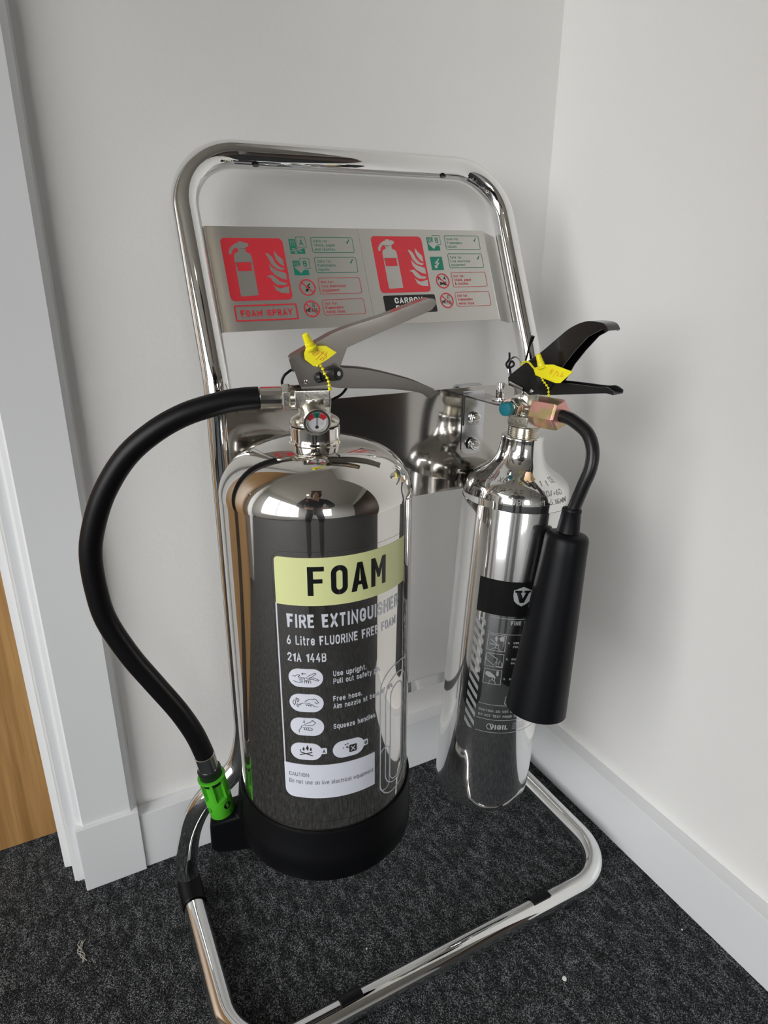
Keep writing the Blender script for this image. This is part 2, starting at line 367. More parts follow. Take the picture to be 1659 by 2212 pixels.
# ---- a plain technical stroke alphabet (x 0..1 across the glyph, y 0..1 up the capital), like the condensed lettering on the labels
def _arc(cx, cy, rx, ry, a0, a1, n=8): return [(cx+rx*math.cos(rad(a0+(a1-a0)*i/n)), cy+ry*math.sin(rad(a0+(a1-a0)*i/n))) for i in range(n+1)]
def _oval(y0, y1, ry): return _arc(.5, y1-ry, .5, ry, 0, 180, 12)+_arc(.5, y0+ry, .5, ry, 180, 360, 12)+[(1, y1-ry)]
XH = .72
FONT = {
 'A': (1.05, [[(0, 0), (.5, 1), (1, 0)], [(.17, .28), (.83, .28)]]), 'B': (1, [[(0, 0), (0, 1), (.6, 1)]+_arc(.6, .76, .36, .24, 90, -90)+[(0, .52)], [(.6, .52)]+_arc(.6, .26, .4, .26, 90, -90)+[(0, 0)]]),
 'C': (1, [[(1, .70)]+_arc(.5, .74, .5, .26, 0, 180, 12)+_arc(.5, .26, .5, .26, 180, 360, 12)+[(1, .30)]]), 'D': (1, [[(0, 0), (0, 1), (.5, 1)]+_arc(.5, .72, .5, .28, 90, 0)+_arc(.5, .28, .5, .28, 0, -90)+[(0, 0)]]),
 'E': (.88, [[(1, 1), (0, 1), (0, 0), (1, 0)], [(0, .52), (.85, .52)]]), 'F': (.86, [[(1, 1), (0, 1), (0, 0)], [(0, .5), (.85, .5)]]),
 'G': (1, [[(1, .72)]+_arc(.5, .74, .5, .26, 0, 180, 12)+_arc(.5, .26, .5, .26, 180, 360, 12)+[(1, .44), (.60, .44)]]), 'H': (1, [[(0, 0), (0, 1)], [(1, 0), (1, 1)], [(0, .52), (1, .52)]]),
 'I': (.0, [[(0, 0), (0, 1)]]), 'J': (.75, [[(1, 1), (1, .26)]+_arc(.5, .26, .5, .26, 0, -180)]), 'K': (1, [[(0, 0), (0, 1)], [(1, 1), (0, .38)], [(.36, .60), (1, 0)]]), 'L': (.82, [[(0, 1), (0, 0), (1, 0)]]),
 'M': (1.35, [[(0, 0), (0, 1), (.5, .30), (1, 1), (1, 0)]]), 'N': (1.08, [[(0, 0), (0, 1), (1, 0), (1, 1)]]), 'O': (1, [_oval(0, 1, .27)]), 'P': (.98, [[(0, 0), (0, 1), (.6, 1)]+_arc(.6, .73, .4, .27, 90, -90)+[(0, .46)]]),
 'Q': (1, [_oval(0, 1, .27), [(.6, .22), (1, -.04)]]), 'R': (1, [[(0, 0), (0, 1), (.6, 1)]+_arc(.6, .74, .4, .26, 90, -90)+[(0, .48)], [(.52, .48), (1, 0)]]),
 'S': (.98, [_arc(.5, .76, .5, .24, 15, 270, 12)+_arc(.5, .26, .5, .26, 90, -165, 12)]), 'T': (.95, [[(0, 1), (1, 1)], [(.5, 1), (.5, 0)]]), 'U': (1, [[(0, 1)]+_arc(.5, .27, .5, .27, 180, 360, 12)+[(1, 1)]]),
 'V': (1.05, [[(0, 1), (.5, 0), (1, 1)]]), 'W': (1.8, [[(0, 1), (.23, 0), (.5, .8), (.77, 0), (1, 1)]]), 'X': (1.02, [[(0, 0), (1, 1)], [(0, 1), (1, 0)]]), 'Y': (1, [[(0, 1), (.5, .45), (1, 1)], [(.5, .45), (.5, 0)]]), 'Z': (.95, [[(0, 1), (1, 1), (0, 0), (1, 0)]]),
 '0': (.95, [_oval(0, 1, .27)]), '1': (.42, [[(0, .80), (1, 1), (1, 0)]]), '2': (.95, [_arc(.5, .74, .5, .26, 170, -25, 10)+[(0, 0), (1, 0)]]), '3': (.95, [_arc(.5, .76, .46, .24, 165, -90, 10), _arc(.5, .26, .5, .26, 90, -170, 10)]),
 '4': (1, [[(.62, 1), (0, .26), (1, .26)], [(.72, .5), (.72, 0)]]), '5': (.95, [[(.92, 1), (.12, 1), (.06, .50)]+_arc(.5, .31, .5, .31, 135, -165, 10)]), '6': (.98, [[(.68, 1), (.09, .46)]+_arc(.5, .28, .5, .28, 150, -210, 16)]),
 '7': (.9, [[(0, 1), (1, 1), (.35, 0)]]), '8': (.95, [_oval(.52, 1, .22), _oval(0, .52, .24)]), '9': (.98, [[(.32, 0), (.91, .54)]+_arc(.5, .72, .5, .28, -30, 330, 16)]),
 'a': (.86, [[(1, 0), (1, .48)]+_arc(.5, .48, .5, .24, 0, 155, 10), [(1, .40), (.45, .40)]+_arc(.42, .20, .42, .20, 90, 270)+[(1, .06)]]), 'b': (.88, [[(0, 1), (0, 0)], _arc(.5, XH-.26, .5, .26, 180, 0, 10)+_arc(.5, .26, .5, .26, 0, -180, 10)]),
 'c': (.82, [_arc(.5, XH-.26, .5, .26, 15, 180, 10)+_arc(.5, .26, .5, .26, 180, 345, 10)]), 'd': (.88, [[(1, 1), (1, 0)], _arc(.5, XH-.26, .5, .26, 0, 180, 10)+_arc(.5, .26, .5, .26, 180, 360, 10)]),
 'e': (.88, [[(0, .36), (1, .36)]+_arc(.5, XH-.26, .5, .26, 0, 180, 10)+_arc(.5, .26, .5, .26, 180, 330, 10)]), 'f': (.55, [[(.35, 0), (.35, .80)]+_arc(.80, .82, .45, .18, 180, 90, 5)+[(1, 1)], [(0, XH-.02), (1, XH-.02)]]),
 'g': (.88, [[(1, XH), (1, -.06)]+_arc(.5, -.04, .5, .22, 0, -150, 8), _arc(.5, XH-.24, .5, .24, 0, 180, 10)+_arc(.5, .24, .5, .24, 180, 360, 10)]), 'h': (.86, [[(0, 1), (0, 0)], _arc(.5, XH-.26, .5, .26, 180, 0, 10)+[(1, 0)]]),
 'i': (.0, [[(0, 0), (0, .60)], [(0, .94), (0, .98)]]), 'j': (.3, [[(1, XH), (1, -.1), (0, -.25)], [(1, .94), (1, .98)]]), 'k': (.85, [[(0, 0), (0, 1)], [(.95, XH), (0, .26)], [(.35, .42), (1, 0)]]), 'l': (.22, [[(0, 1), (0, .12), (1, 0)]]),
 'm': (1.45, [[(0, 0), (0, XH)], _arc(.25, XH-.2, .25, .2, 180, 0, 8)+[(.5, 0)], _arc(.75, XH-.2, .25, .2, 180, 0, 8)+[(1, 0)]]), 'n': (.86, [[(0, 0), (0, XH)], _arc(.5, XH-.26, .5, .26, 180, 0, 10)+[(1, 0)]]), 'o': (.88, [_oval(0, XH, .26)]),
 'p': (.88, [[(0, XH), (0, -.26)], _arc(.5, XH-.26, .5, .26, 180, 0, 10)+_arc(.5, .26, .5, .26, 0, -180, 10)]), 'q': (.88, [[(1, XH), (1, -.26)], _arc(.5, XH-.26, .5, .26, 0, 180, 10)+_arc(.5, .26, .5, .26, 180, 360, 10)]),
 'r': (.5, [[(0, 0), (0, XH)], _arc(.9, XH-.24, .9, .24, 180, 90, 6)+[(1, XH)]]), 's': (.80, [_arc(.5, XH-.18, .5, .18, 20, 270, 10)+_arc(.5, .18, .5, .18, 90, -160, 10)]), 't': (.55, [[(.35, .95), (.35, .16), (.55, 0), (1, 0)], [(0, XH-.02), (.95, XH-.02)]]),
 'u': (.86, [[(0, XH)]+_arc(.5, .26, .5, .26, 180, 360, 10)+[(1, XH)], [(1, .3), (1, 0)]]), 'v': (.88, [[(0, XH), (.5, 0), (1, XH)]]), 'w': (1.3, [[(0, XH), (.25, 0), (.5, XH), (.75, 0), (1, XH)]]), 'x': (.85, [[(0, 0), (1, XH)], [(0, XH), (1, 0)]]),
 'y': (.88, [[(0, XH), (.5, .02)], [(1, XH), (.35, -.26), (.05, -.26)]]), 'z': (.82, [[(0, XH-.02), (1, XH-.02), (0, 0), (1, 0)]]), '.': (0, [[(0, .0), (0, .02)]]), ',': (.1, [[(1, .06), (0, -.16)]]), ':': (0, [[(0, .0), (0, .02)], [(0, .50), (0, .52)]]),
 '-': (.6, [[(0, .42), (1, .42)]]), '/': (.6, [[(0, 0), (1, 1)]]), '+': (.8, [[(0, .42), (1, .42)], [(.5, .15), (.5, .69)]]), '&': (1, [[(1, 0), (.18, .72)]+_arc(.45, .80, .28, .20, 200, -20, 8)+[(.1, .38)]+_arc(.42, .22, .42, .22, 150, 340, 8)+[(1, .42)]]), ' ': (.42, [])}
_G = {}
def glyphs(body, bold):
    """bold is the stroke's width as a part of the capital height"""
    key = (body, bold)
    if key not in _G:
        t = max(bold, .07); w0 = .46; gap = .13+t*.25; ink = Ink(); x = 0
        for ch in body:
            wd, strokes = FONT[ch]; w = wd*w0*(1 if t < .15 else 1.06)
            for st_ in strokes:
                closed = len(st_) > 4 and abs(st_[0][0]-st_[-1][0]) < 1e-6 and abs(st_[0][1]-st_[-1][1]) < 1e-6
                P_ = [(x+t/2+px*w, t/2*(1 if py >= 0 else 0)+py*(1-t)) for px, py in (st_[:-1] if closed else st_)]
                # square ends: let open strokes that start or end on the cap or base line run the half width out
                if not closed and len(P_) >= 2:
                    a, b_ = Vector(P_[0]), Vector(P_[1]); d = (a-b_).normalized(); P_[0] = tuple(a+d*t/2*(1 if abs(d.y) > .5 else (.0 if wd == 0 else .5)))
                    a, b_ = Vector(P_[-1]), Vector(P_[-2]); d = (a-b_).normalized(); P_[-1] = tuple(a+d*t/2*(1 if abs(d.y) > .5 else .5))
                ink.line(P_, t, closed=closed)
            x += w+t+gap
        _G[key] = (ink.v, ink.f)
    return _G[key]
CAPH = 1.0

# ------------------------------------------------------------------ room
def struct(name, mb, mat, parent=None, **kw):
    o = mb.build(name, mat, parent, **kw)
    if parent is None: o['kind'] = 'structure'
    return o
XL, YF, ZC = -2.65, -4.30, 2.42
XR, YS = 1.05, -.67                     # far right wall; the near right wall is a short projecting corner ending at YS
T = .09
struct('floor', box(MB(), (XL-T, YF-T, -.05), (XR+T, .16, 0)), M['carpet'], smooth=False)
struct('ceiling', box(MB(), (XL-T, YF-T, ZC), (XR+T, .16, ZC+.05)), M['ceil'], smooth=False)
struct('wall_right', box(MB(), (0, YS, 0), (XR+T, .16, ZC)), M['wall'], smooth=False)
struct('wall_far_right', box(MB(), (XR, YF-T, 0), (XR+T, YS, ZC)), M['wall'], smooth=False)
DX0, DX1, DZ = -1.56, -.6945, 2.04     # door opening
mb = MB(); box(mb, (DX1, 0, 0), (0, .16, ZC)); box(mb, (DX0, 0, DZ), (DX1, .16, ZC)); box(mb, (XL, 0, 0), (DX0, .16, ZC))
struct('wall_back', mb, M['wall'], smooth=False)
x, y0, y1, z0, z1 = WIN_L
mb = MB(); box(mb, (XL-T, YF, 0), (XL, y0, ZC)); box(mb, (XL-T, y1, 0), (XL, .16, ZC)); box(mb, (XL-T, y0, 0), (XL, y1, z0)); box(mb, (XL-T, y0, z1), (XL, y1, ZC))
struct('wall_left', mb, M['wall'], smooth=False)
y, x0, x1, z0f, z1f = WIN_F
mb = MB(); box(mb, (XL, YF-T, 0), (x0, YF, ZC)); box(mb, (x1, YF-T, 0), (XR, YF, ZC)); box(mb, (x0, YF-T, 0), (x1, YF, z0f)); box(mb, (x0, YF-T, z1f), (x1, YF, ZC))
struct('wall_front', mb, M['wall'], smooth=False)
mb = MB(); box(mb, (XR-.03, -1.95, .006), (XR-.0005, -1.15, 2.02)); box(mb, (XR-.03, -2.76, .006), (XR-.0005, -1.955, 2.02)); box(mb, (XR-.03, -3.60, .006), (XR-.0005, -2.765, 2.02)); box(mb, (XR-.03, -4.27, .006), (XR-.0005, -3.605, 2.02))
struct('unseen_dark_doors', mb, M['oak_dark'], smooth=False)  # out of view; extra leaves added so the cross plate reflects dark
def window(name, fr, w, h, nm):
    mb = MB(); f = .05
    box(mb, (0, -.03, 0), (w, .02, f), fr); box(mb, (0, -.03, h-f), (w, .02, h), fr)
    for k in range(nm+2):
        xx = (w-f)*k/(nm+1); box(mb, (xx, -.028, f), (xx+f, .018, h-f), fr)
    o = struct(name, mb, M['frame_white'], smooth=False)
    sl = MB(); box(sl, (-.03, -.09, -.03), (w+.03, .04, 0), fr); sl.build('window_sill', M['gloss_white'], o, smooth=False)
    return o
window('window_1', Frame((XL-.05, y0, z0), (0, 1, 0), (-1, 0, 0), (0, 0, 1)), y1-y0, z1-z0, 2)
window('window_2', Frame((x0, YF-.05, z0f), (1, 0, 0), (0, -1, 0), (0, 0, 1)), x1-x0, z1f-z0f, 1)
# skirting
SK, TH = .0875, .0199
mb = MB(); prism(mb, [(-.6075, 0), (0, 0), (0, SK), (-.6075, SK)], W0, -TH, .0)
struct('baseboard_back', mb, M['gloss_white'], bevel=.0012)
mb = MB(); box(mb, (-TH, YS-TH, 0), (0, -TH-.0004, SK)); box(mb, (.0004, YS-TH, 0), (XR-.001, YS-.0003, SK)); struct('baseboard_right', mb, M['gloss_white'], bevel=.0012)
mb = MB(); box(mb, (XL, -TH, 0), (DX0-.095, 0, SK)); box(mb, (XL, YF, 0), (XL+TH, -TH-.001, SK)); struct('baseboard_left', mb, M['gloss_white'], smooth=False)
mb = MB(); box(mb, (XL+TH+.001, YF, 0), (XR-.001, YF+TH, SK)); struct('baseboard_front', mb, M['gloss_white'], smooth=False)
# door set: plinth block, architrave, lining, leaf
def vprism(mb, poly, z0, z1):
    n = len(poly); vs = [(a, b, z0) for a, b in poly]+[(a, b, z1) for a, b in poly]; t = tess(poly)
    return mb.add(vs, [tuple(q) for q in t]+[tuple(i+n for i in q) for q in t]+[(i, (i+1) % n, (i+1) % n+n, i+n) for i in range(n)])
struct('trim_1', box(MB(), (-.6818, -.0236, 0), (-.6076, -.0002, .0985)), M['gloss_white'], bevel=.0012)
AR = [(-.6818, -.0002), (-.6818, -.0085), (-.6790, -.0125), (-.6745, -.0145), (-.6725, -.0185), (-.6165, -.0185), (-.6125, -.0150), (-.6100, -.0095), (-.6078, -.0085), (-.6078, -.0002)]
struct('trim_2', vprism(MB(), AR, .0987, DZ+.07), M['gloss_white'], sharp=20)
mb = MB(); vprism(mb, [(-.6915, -.0020), (-.6822, -.0020), (-.6822, .1595), (-.6915, .1595)], 0, DZ); 
vprism(mb, [(-.6919, .030), (-.6953, .027), (-.7052, .029), (-.7052, .0895), (-.6919, .0895)], 0, DZ)
struct('trim_3', mb, M['gloss_white'], smooth=False)
struct('trim_4', vprism(MB(), [(-2*1.122-a, b) for a, b in AR], 0, DZ+.07), M['gloss_white'], sharp=20)
mb = MB(); box(mb, (-1.636, -.0185, DZ+.0705), (-.6078, -.0002, DZ+.14)); box(mb, (DX0, -.002, DZ-.012), (DX1, .1595, DZ-.0005)); struct('trim_5', mb, M['gloss_white'], smooth=False)
door = struct('door_1', box(MB(), (DX0+.002, .092, .006), (-.6925, .135, DZ-.014)), M['oak'], smooth=False)
mb = MB(); cyl(mb, (-1.47, .0915, 1.0), (-1.47, .083, 1.0), .026, 32); cyl(mb, (-1.47, .083, 1.0), (-1.47, .045, 1.0), .010); cyl(mb, (-1.477, .045, 1.0), (-1.35, .045, 1.0), .0095, bev=.003)
mb.build('door_handle', M['chrome_soft'], door)
# ceiling downlight
dl = struct('ceiling_light_1', lathe(MB(), [(.052, ZC-.004), (.050, ZC-.008), (.040, ZC-.008), (.038, ZC-.002)], Frame((-1.35, -1.55, 0), (1, 0, 0), (0, 1, 0), (0, 0, 1)), 40, caps=False), M['frame_white'])
ml, nt, b = newmat('downlight_lens'); b.inputs['Emission Color'].default_value = (1, .80, .52, 1); b.inputs['Emission Strength'].default_value = 45
lathe(MB(), [(0.0001, ZC-.003), (.038, ZC-.003)], Frame((-1.35, -1.55, 0), (1, 0, 0), (0, 1, 0), (0, 0, 1)), 32, caps=False).build('downlight_lens', ml, dl)

# ------------------------------------------------------------------ extinguisher stand
YU = -.139; XU0, XU1 = -.489, -.1215; XB0, XB1 = -.5645, -.0610; YFR = -.3145; RT = .0127; SL = .45; Z0 = .65
LN = math.sqrt(1+SL*SL); TILT = .02
def slope(x, l, h=0.):
    """stand's leaning upper part: x across, l up the slope from the bend, h out of it"""
    l = l+TILT*(x+.305)*max(0., min(1., l/.08))
    return Vector((x, YU+SL*l/LN-h/LN, Z0+l/LN+SL*h/LN))
stand = root('extinguisher_stand', ((XU0+XU1)/2, -.2, 0), 'double chrome tubular stand with two brushed sign plates in the room corner', 'stand')
foot = [(.0, -.139, .300), (.001, -.139, .262), (.010, -.139, .226), (.024, -.139, .209), (.043, -.138, .195), (.058, -.134, .175), (.069, -.123, .140), (.0745, -.105, .090), (.0755, -.089, .052), (.0755, -.090, .026), (.0755, -.108, RT+.0015), (.0755, -.135, RT)]
LT = .2285                                    # slope length to the top bar
left = [(XU0-a, b, c) for a, b, c in foot]
k = (XB1-XU1)/.0755
right = [(XU1+a*k, b, c) for a, b, c in foot]
base = fillet([left[-1], (XB0, YFR, RT), (XB1, YFR, RT), right[-1]], [0, .062, .062, 0], 14)
topc = []
for p in fillet([(XU0, 0, .02), (XU0, 0, LT), (XU1, 0, LT), (XU1, 0, .02)], [0, .058, .058, 0], 14): topc.append(slope(p.x, p.z))
def bend(x): return catmull([(x, YU, .60), (x, YU, .632), (x, YU+.0018, .650), tuple(slope(x, .02)), tuple(slope(x, .05))], 6)[:-6]
path = [Vector((XU0, YU, .45))]
path = catmull(left, 6)[::-1] + [Vector((XU0, YU, .45))] + bend(XU0)[:-1] + topc + bend(XU1)[::-1][1:] + [Vector((XU1, YU, .45))] + catmull(right, 6)
path = path + base[::-1][1:-1]
tube(MB(), path, RT, 32, closed=True).build('tube_frame', M['chrome'], stand)
# two drain holes under the top bar, dark inside painted as raised black discs
for xx in (-.4145, -.1985):
    mb = MB(); p = slope(xx, LT-RT-.0001, .0045); lathe(mb, [(.0001, .0006), (.0032, .0006), (.0036, -.0003)], axis_frame(p, (0, -.25, -1)), 20, caps=False)
    mb.build('tube_hole', M['p_black'], stand)
# cross plate (mill finish) and lower strip
mb = MB(); box(mb, (XU0+.002, YU-.0145, .516), (XU1-.002, YU-.0128, .632))
plate = mb.build('cross_plate', M['crossbar'], stand, bevel=.0004)
mb = MB(); box(mb, (XU0+.004, YU-.0012, .2465), (XU1-.004, YU+.0012, .2615)); mb.build('cross_strip', M['chrome'], stand, smooth=False)
def hook(xc, w, ytip, zt, name='hook_bracket', pin=True):
    mb = MB(); x0, x1 = xc-w/2, xc+w/2; yp = YU-.0147
    pts = []
    for a in range(0, 181, 15):       # rolled strap over the plate's edge
        pts.append((yp-.001+.0125-.0125*math.cos(rad(a)), .6235+.0105*math.sin(rad(a))))
    outer = [(yp-.001, .5635)]+pts+[(YU+.0105, .600)]
    inner = [(a+.0022*(1 if i < len(outer)//2 else -1), b-(.002 if 1 < i < len(outer)-2 else 0)) for i, (a, b) in enumerate(outer)]
    fr = Frame((0, 0, 0), (0, 1, 0), (1, 0, 0), (0, 0, 1))
    prism(mb, outer+inner[::-1], fr, x0, x1)
    # rounded foot of the flange
    n = 12; cx, cz = xc, .5635
    poly = [(cx+w/2*math.cos(PI+PI*i/n), cz+.0075*math.sin(PI+PI*i/n)) for i in range(n+1)]
    prism(mb, poly, W0, yp-.001, yp+.0012)
    o = mb.build(name, M['chrome_soft'], stand, bevel=.0003)
    tg = MB()
    fr2 = Frame((0, 0, 0), (1, 0, 0), (0, 0, 1), (0, 1, 0))
    prism(tg, [(x0+.001, yp-.001), (x1-.001, yp-.001), (x1-.002, ytip+.012), (xc+w*.22, ytip), (xc-w*.22, ytip), (x0+.002, ytip+.012)], fr2, zt-.0022, zt)
    box(tg, (x0+.001, yp-.003, .59), (x1-.001, yp-.0012, zt-.0005))
    tg.build('hook_tongue', M['chrome_soft'], o, bevel=.0003)
    for zz in (.5985, .5685):
        bt = MB(); hx = [(.0066*math.cos(PI/3*i+.3), .0066*math.sin(PI/3*i+.3)) for i in range(6)]
        f = Frame((xc-.0003, yp-.0032, zz), (1, 0, 0), (0, -1, 0), (0, 0, 1)); prism(bt, hx, f, 0.0012, .0052)
        cyl(bt, f(0, .0, 0), f(0, .0014, 0), .0072, 28); cyl(bt, f(0, .005, 0), f(0, .0066, 0), .0042, 20, bev=.0006)
        bt.build('bolt', M['chrome'], o, bevel=.0004)
    return o
hook(-.2115, .0285, -.222, .6245)
mb = MB(); box(mb, (-.4535, YU-.0182, .522), (-.4295, YU-.0147, .560)); box(mb, (-.4535, -.1792, .5575), (-.4295, YU-.0182, .560))
mb.build('hook_bracket', M['chrome_soft'], stand, bevel=.0003)
# black rubber clips on the floor tube
def clip(a, b, arc0=0, arc1=360):
    mb = MB(); a, b = Vector(a), Vector(b); d = (b-a).normalized(); f = Frame(a, d, Vector((0, 0, 1)).cross(d), (0, 0, 1)); L = (b-a).length
    n = 28; vs = []; fs = []
    for i in range(n+1):
        t = rad(arc0+(arc1-arc0)*i/n)
        for r in (RT+.0002, RT+.0018):
            for s in (0, L): vs.append(f(s, r*math.cos(t), r*math.sin(t)))
    for i in range(n):
        o = i*4; q = o+4
        fs += [(o, o+1, q+1, q), (o+2, o+3, q+3, q+2), (o, o+2, q+2, q), (o+1, o+3, q+3, q+1)]
    fs += [(0, 1, 3, 2), (n*4, n*4+1, n*4+3, n*4+2)]
    mb.add(vs, fs); mb.build('tube_clip', M['rubber'], stand, sharp=30)
zc = RT+.0004
clip((XB0, -.1180, .0138), (XB0, -.0905, .0258), -80, 260)
clip((XB1, -.1180, .0138), (XB1, -.0905, .0258), -80, 260)
for xx in (-.1835, -.4410):
    clip((xx+.0125, YFR, zc), (xx-.0125, YFR, zc), 78, 332)
# sign plates
SX0, SX1, SXM, SL0, SL1 = -.4735, -.1565, -.3150, .0525, .1562
def sm(off): return lambda x, l, z=0: slope(x, l, off+z)
for x0, x1, nm in ((SX0, SXM-.0002, 0), (SXM+.0002, SX1, 1)):
    mb = MB()
    nx = 6; vs = []; fs = []
    prof = [(x0+(x1-x0)*i/nx, 0.) for i in range(nx+1)]
    if nm == 0:
        prof = [(-.4790, -.0105), (-.4775, -.0065), (-.4762, -.0025)] + prof
    else:
        prof = prof + [(x1+.0020, -.0004), (x1+.0040, -.0016), (x1+.0060, -.0036), (x1+.0290, -.0150)]
    for a, h in prof:
        for l in (SL0, SL1):
            for d in (0, -.0010): vs.append(slope(a, l, h+d))
    for i in range(len(prof)-1):
        o, q = i*4, i*4+4
        fs += [(o, o+2, q+2, q), (o+1, o+3, q+3, q+1), (o, o+1, q+1, q), (o+2, o+3, q+3, q+2)]
    n = (len(prof)-1)*4; fs += [(0, 1, 3, 2), (n, n+1, n+3, n+2)]
    mb.add(vs, fs); sp = mb.build('sign_plate', M['sign_steel'], stand, sharp=50)
    dx = 0 if nm == 0 else .1605; dl = 0 if nm == 0 else .0035
    O = lambda x: x+dx
    # red extinguisher-and-flames square
    ink = Ink(); ink.rrect(O(-.4620), .0828+dl, O(-.4000), .1447+dl, .0045); 
    ink.lay('red_square', M['p_red'], sp, sm(.00012))
    ink = Ink()
    ink.poly(rr_pts(O(-.4515), .0872+dl, O(-.4340), .1210+dl, .0016)[:18] + [(O(-.4340), .0880+dl)])
    X, Y = O(-.44275), .1290+dl
    ink.poly([(O(-.4515), .1180+dl), (O(-.4340), .1180+dl), (O(-.4340), .1262+dl), (O(-.4352), .1292+dl), (O(-.4390), .1310+dl), (O(-.4390), .1345+dl), (O(-.4465), .1345+dl), (O(-.4465), .1310+dl), (O(-.4503), .1292+dl), (O(-.4515), .1262+dl)])
    ink.poly([(O(-.4465), .1340+dl), (O(-.4390), .1340+dl), (O(-.4375), .1360+dl), (O(-.4355), .1362+dl), (O(-.4350), .1392+dl), (O(-.4380), .1402+dl), (O(-.4400), .1398+dl), (O(-.4405), .1412+dl), (O(-.4450), .1412+dl), (O(-.4455), .1398+dl),
              (O(-.4480), .1392+dl), (O(-.4525), .1362+dl), (O(-.4555), .1320+dl), (O(-.4558), .1288+dl), (O(-.4535), .1285+dl), (O(-.4522), .1318+dl), (O(-.4490), .1352+dl)])
    for fl in ([(-.41059, .1331), (-.40777, .12859), (-.4031, .12406), (-.4028, .11706), (-.4069, .1198), (-.40976, .12409), (-.41097, .1286)],
               [(-.4199, .13062), (-.41742, .13062), (-.41379, .12692), (-.41153, .12073), (-.4077, .11676), (-.40249, .11502), (-.40546, .11336), (-.41144, .11511), (-.41572, .11964), (-.41751, .12525)],
               [(-.41833, .11966), (-.41475, .11571), (-.41072, .11286), (-.40242, .1105), (-.40236, .1035), (-.40763, .10494), (-.4138, .10863), (-.41744, .1135)],
               [(-.42252, .10743), (-.41714, .10902), (-.41323, .1056), (-.40936, .10183), (-.40215, .10033), (-.40545, .09815), (-.41335, .09888), (-.41726, .10231), (-.41889, .10569)],
               [(-.41778, .09953), (-.4149, .09667), (-.41063, .09512), (-.40182, .09716), (-.40238, .08996), (-.41033, .09062), (-.41553, .09333)]):
        ink.poly([(O(a), b-.0010+dl) for a, b in fl])
    ink.lay('pictogram', M['sign_steel'], sp, sm(.0002))
    Ink().poly([(O(-.4500), .1120+dl), (O(-.4360), .1120+dl), (O(-.4360), .1206+dl), (O(-.4500), .1206+dl)]).lay('pictogram_label', M['p_red'], sp, sm(.0003))
    red = Ink(); grn = Ink(); blk = Ink(); stl = Ink()
    def tx(ink, a, x, l, cap=.0026, w=None, b=.125): ink.text(a, O(x), l+dl, cap, bold=b, xs=1.12)
    def icon(x0, l1, letter):
        if letter:
            grn.poly([(O(x0), l1-.0150+dl), (O(x0+.0155), l1-.0150+dl), (O(x0+.0155), l1-.0095+dl), (O(x0+.0072), l1-.0095+dl), (O(x0+.0072), l1+dl), (O(x0), l1+dl)])
            grn.frame(O(x0+.0077), l1-.0085+dl, O(x0+.0180), l1+.0025+dl, .0004, .0005); grn.text(letter, O(x0+.0129), l1-.0062+dl, .0062, bold=0.17, align='C')
        else:
            grn.poly([(O(x0), l1-.0150+dl), (O(x0+.0155), l1-.0150+dl), (O(x0+.0155), l1+dl), (O(x0), l1+dl)])
    def bolt(inkk, cx, cy, s, up=False):
        inkk.poly([(cx+a*s, cy+b*s) for a, b in [(.5, .9), (-.55, -.05), (.0, -.05), (-.35, -.42), (-.62, -.30), (-.55, -.95), (.1, -.75), (-.12, -.60), (.6, .12), (.05, .12), (.62, .75)]])
    def flame(x, l):
        for k in range(3): stl.line([(O(x+.0012+k*.0019), l-.0075+dl), (O(x+.0020+k*.0019), l-.0055+dl), (O(x+.0012+k*.0019), l-.0035+dl), (O(x+.0020+k*.0019), l-.0012+dl)], .0006)
    def nosign(cx, cy):
        red.circ(O(cx), cy+dl, .0086, .0013); red.line([(O(cx-.0058), cy+.0056+dl), (O(cx+.0058), cy-.0056+dl)], .0011)
    rows = ((.1465, .1300, 'g'), (.1255, .1090, 'g'), (.1040, .0870, 'r'), (.0815, .0650, 'r'))
    texts = (('Wood, paper', 'and textiles.'), ('Flammable', 'liquids.'), ('Live electrical', 'equipment.'), ('Flammable', 'metal fires.')) if nm == 0 else (('Flammable', 'liquids.'), ('Live electrical', 'equipment.'), ('Wood, paper', '& textiles.'), ('Flammable', 'metal fires.'))
    for k, ((a, b, c), (t1, t2)) in enumerate(zip(rows, texts)):
        ik = grn if c == 'g' else red
        ik.frame(O(-.3700), b+dl, O(-.3232), a+dl, .0022, .0006 if c == 'g' else .00045)
        tx(ik, 'Safe for:' if c == 'g' else 'Not for:', -.3672, a-.0057, .0029); tx(ik, t1, -.3672, a-.0100, .0029); tx(ik, t2, -.3672, a-.0143, .0029)
        if c == 'g': ik.line([(O(-.3312), a-.0052+dl), (O(-.3300), a-.0066+dl), (O(-.3272), a-.0022+dl)], .0008)
    first = ('A', 'B') if nm == 0 else ('B', None)
    icon(-.3935, .1440, first[0]); flame(-.3935, .1440)
    icon(-.3935, .1220, first[1])
    if nm == 0:
        stl.line([(O(-.3925), .1318+dl), (O(-.3805), .1345+dl)], .0012); stl.line([(O(-.3915), .1345+dl), (O(-.3810), .1312+dl)], .0012); stl.disc(O(-.3880), .1305+dl, .0014, 12)
        flame(-.3935, .1220)
    dia = [(-.0062, .003), (-.0028, .0055), (.0030, .0055), (.0055, .003), (0, -.0040)]
    cyi = .1128 if nm == 0 else .1345
    stl.poly([(O(-.3862)+a, cyi+dl-.0005+b*.85) for a, b in dia])
    if nm == 1: bolt(stl, O(-.3858), .1145+dl, .0062)
    nosign(-.3825, .0945); nosign(-.3820, .0725)
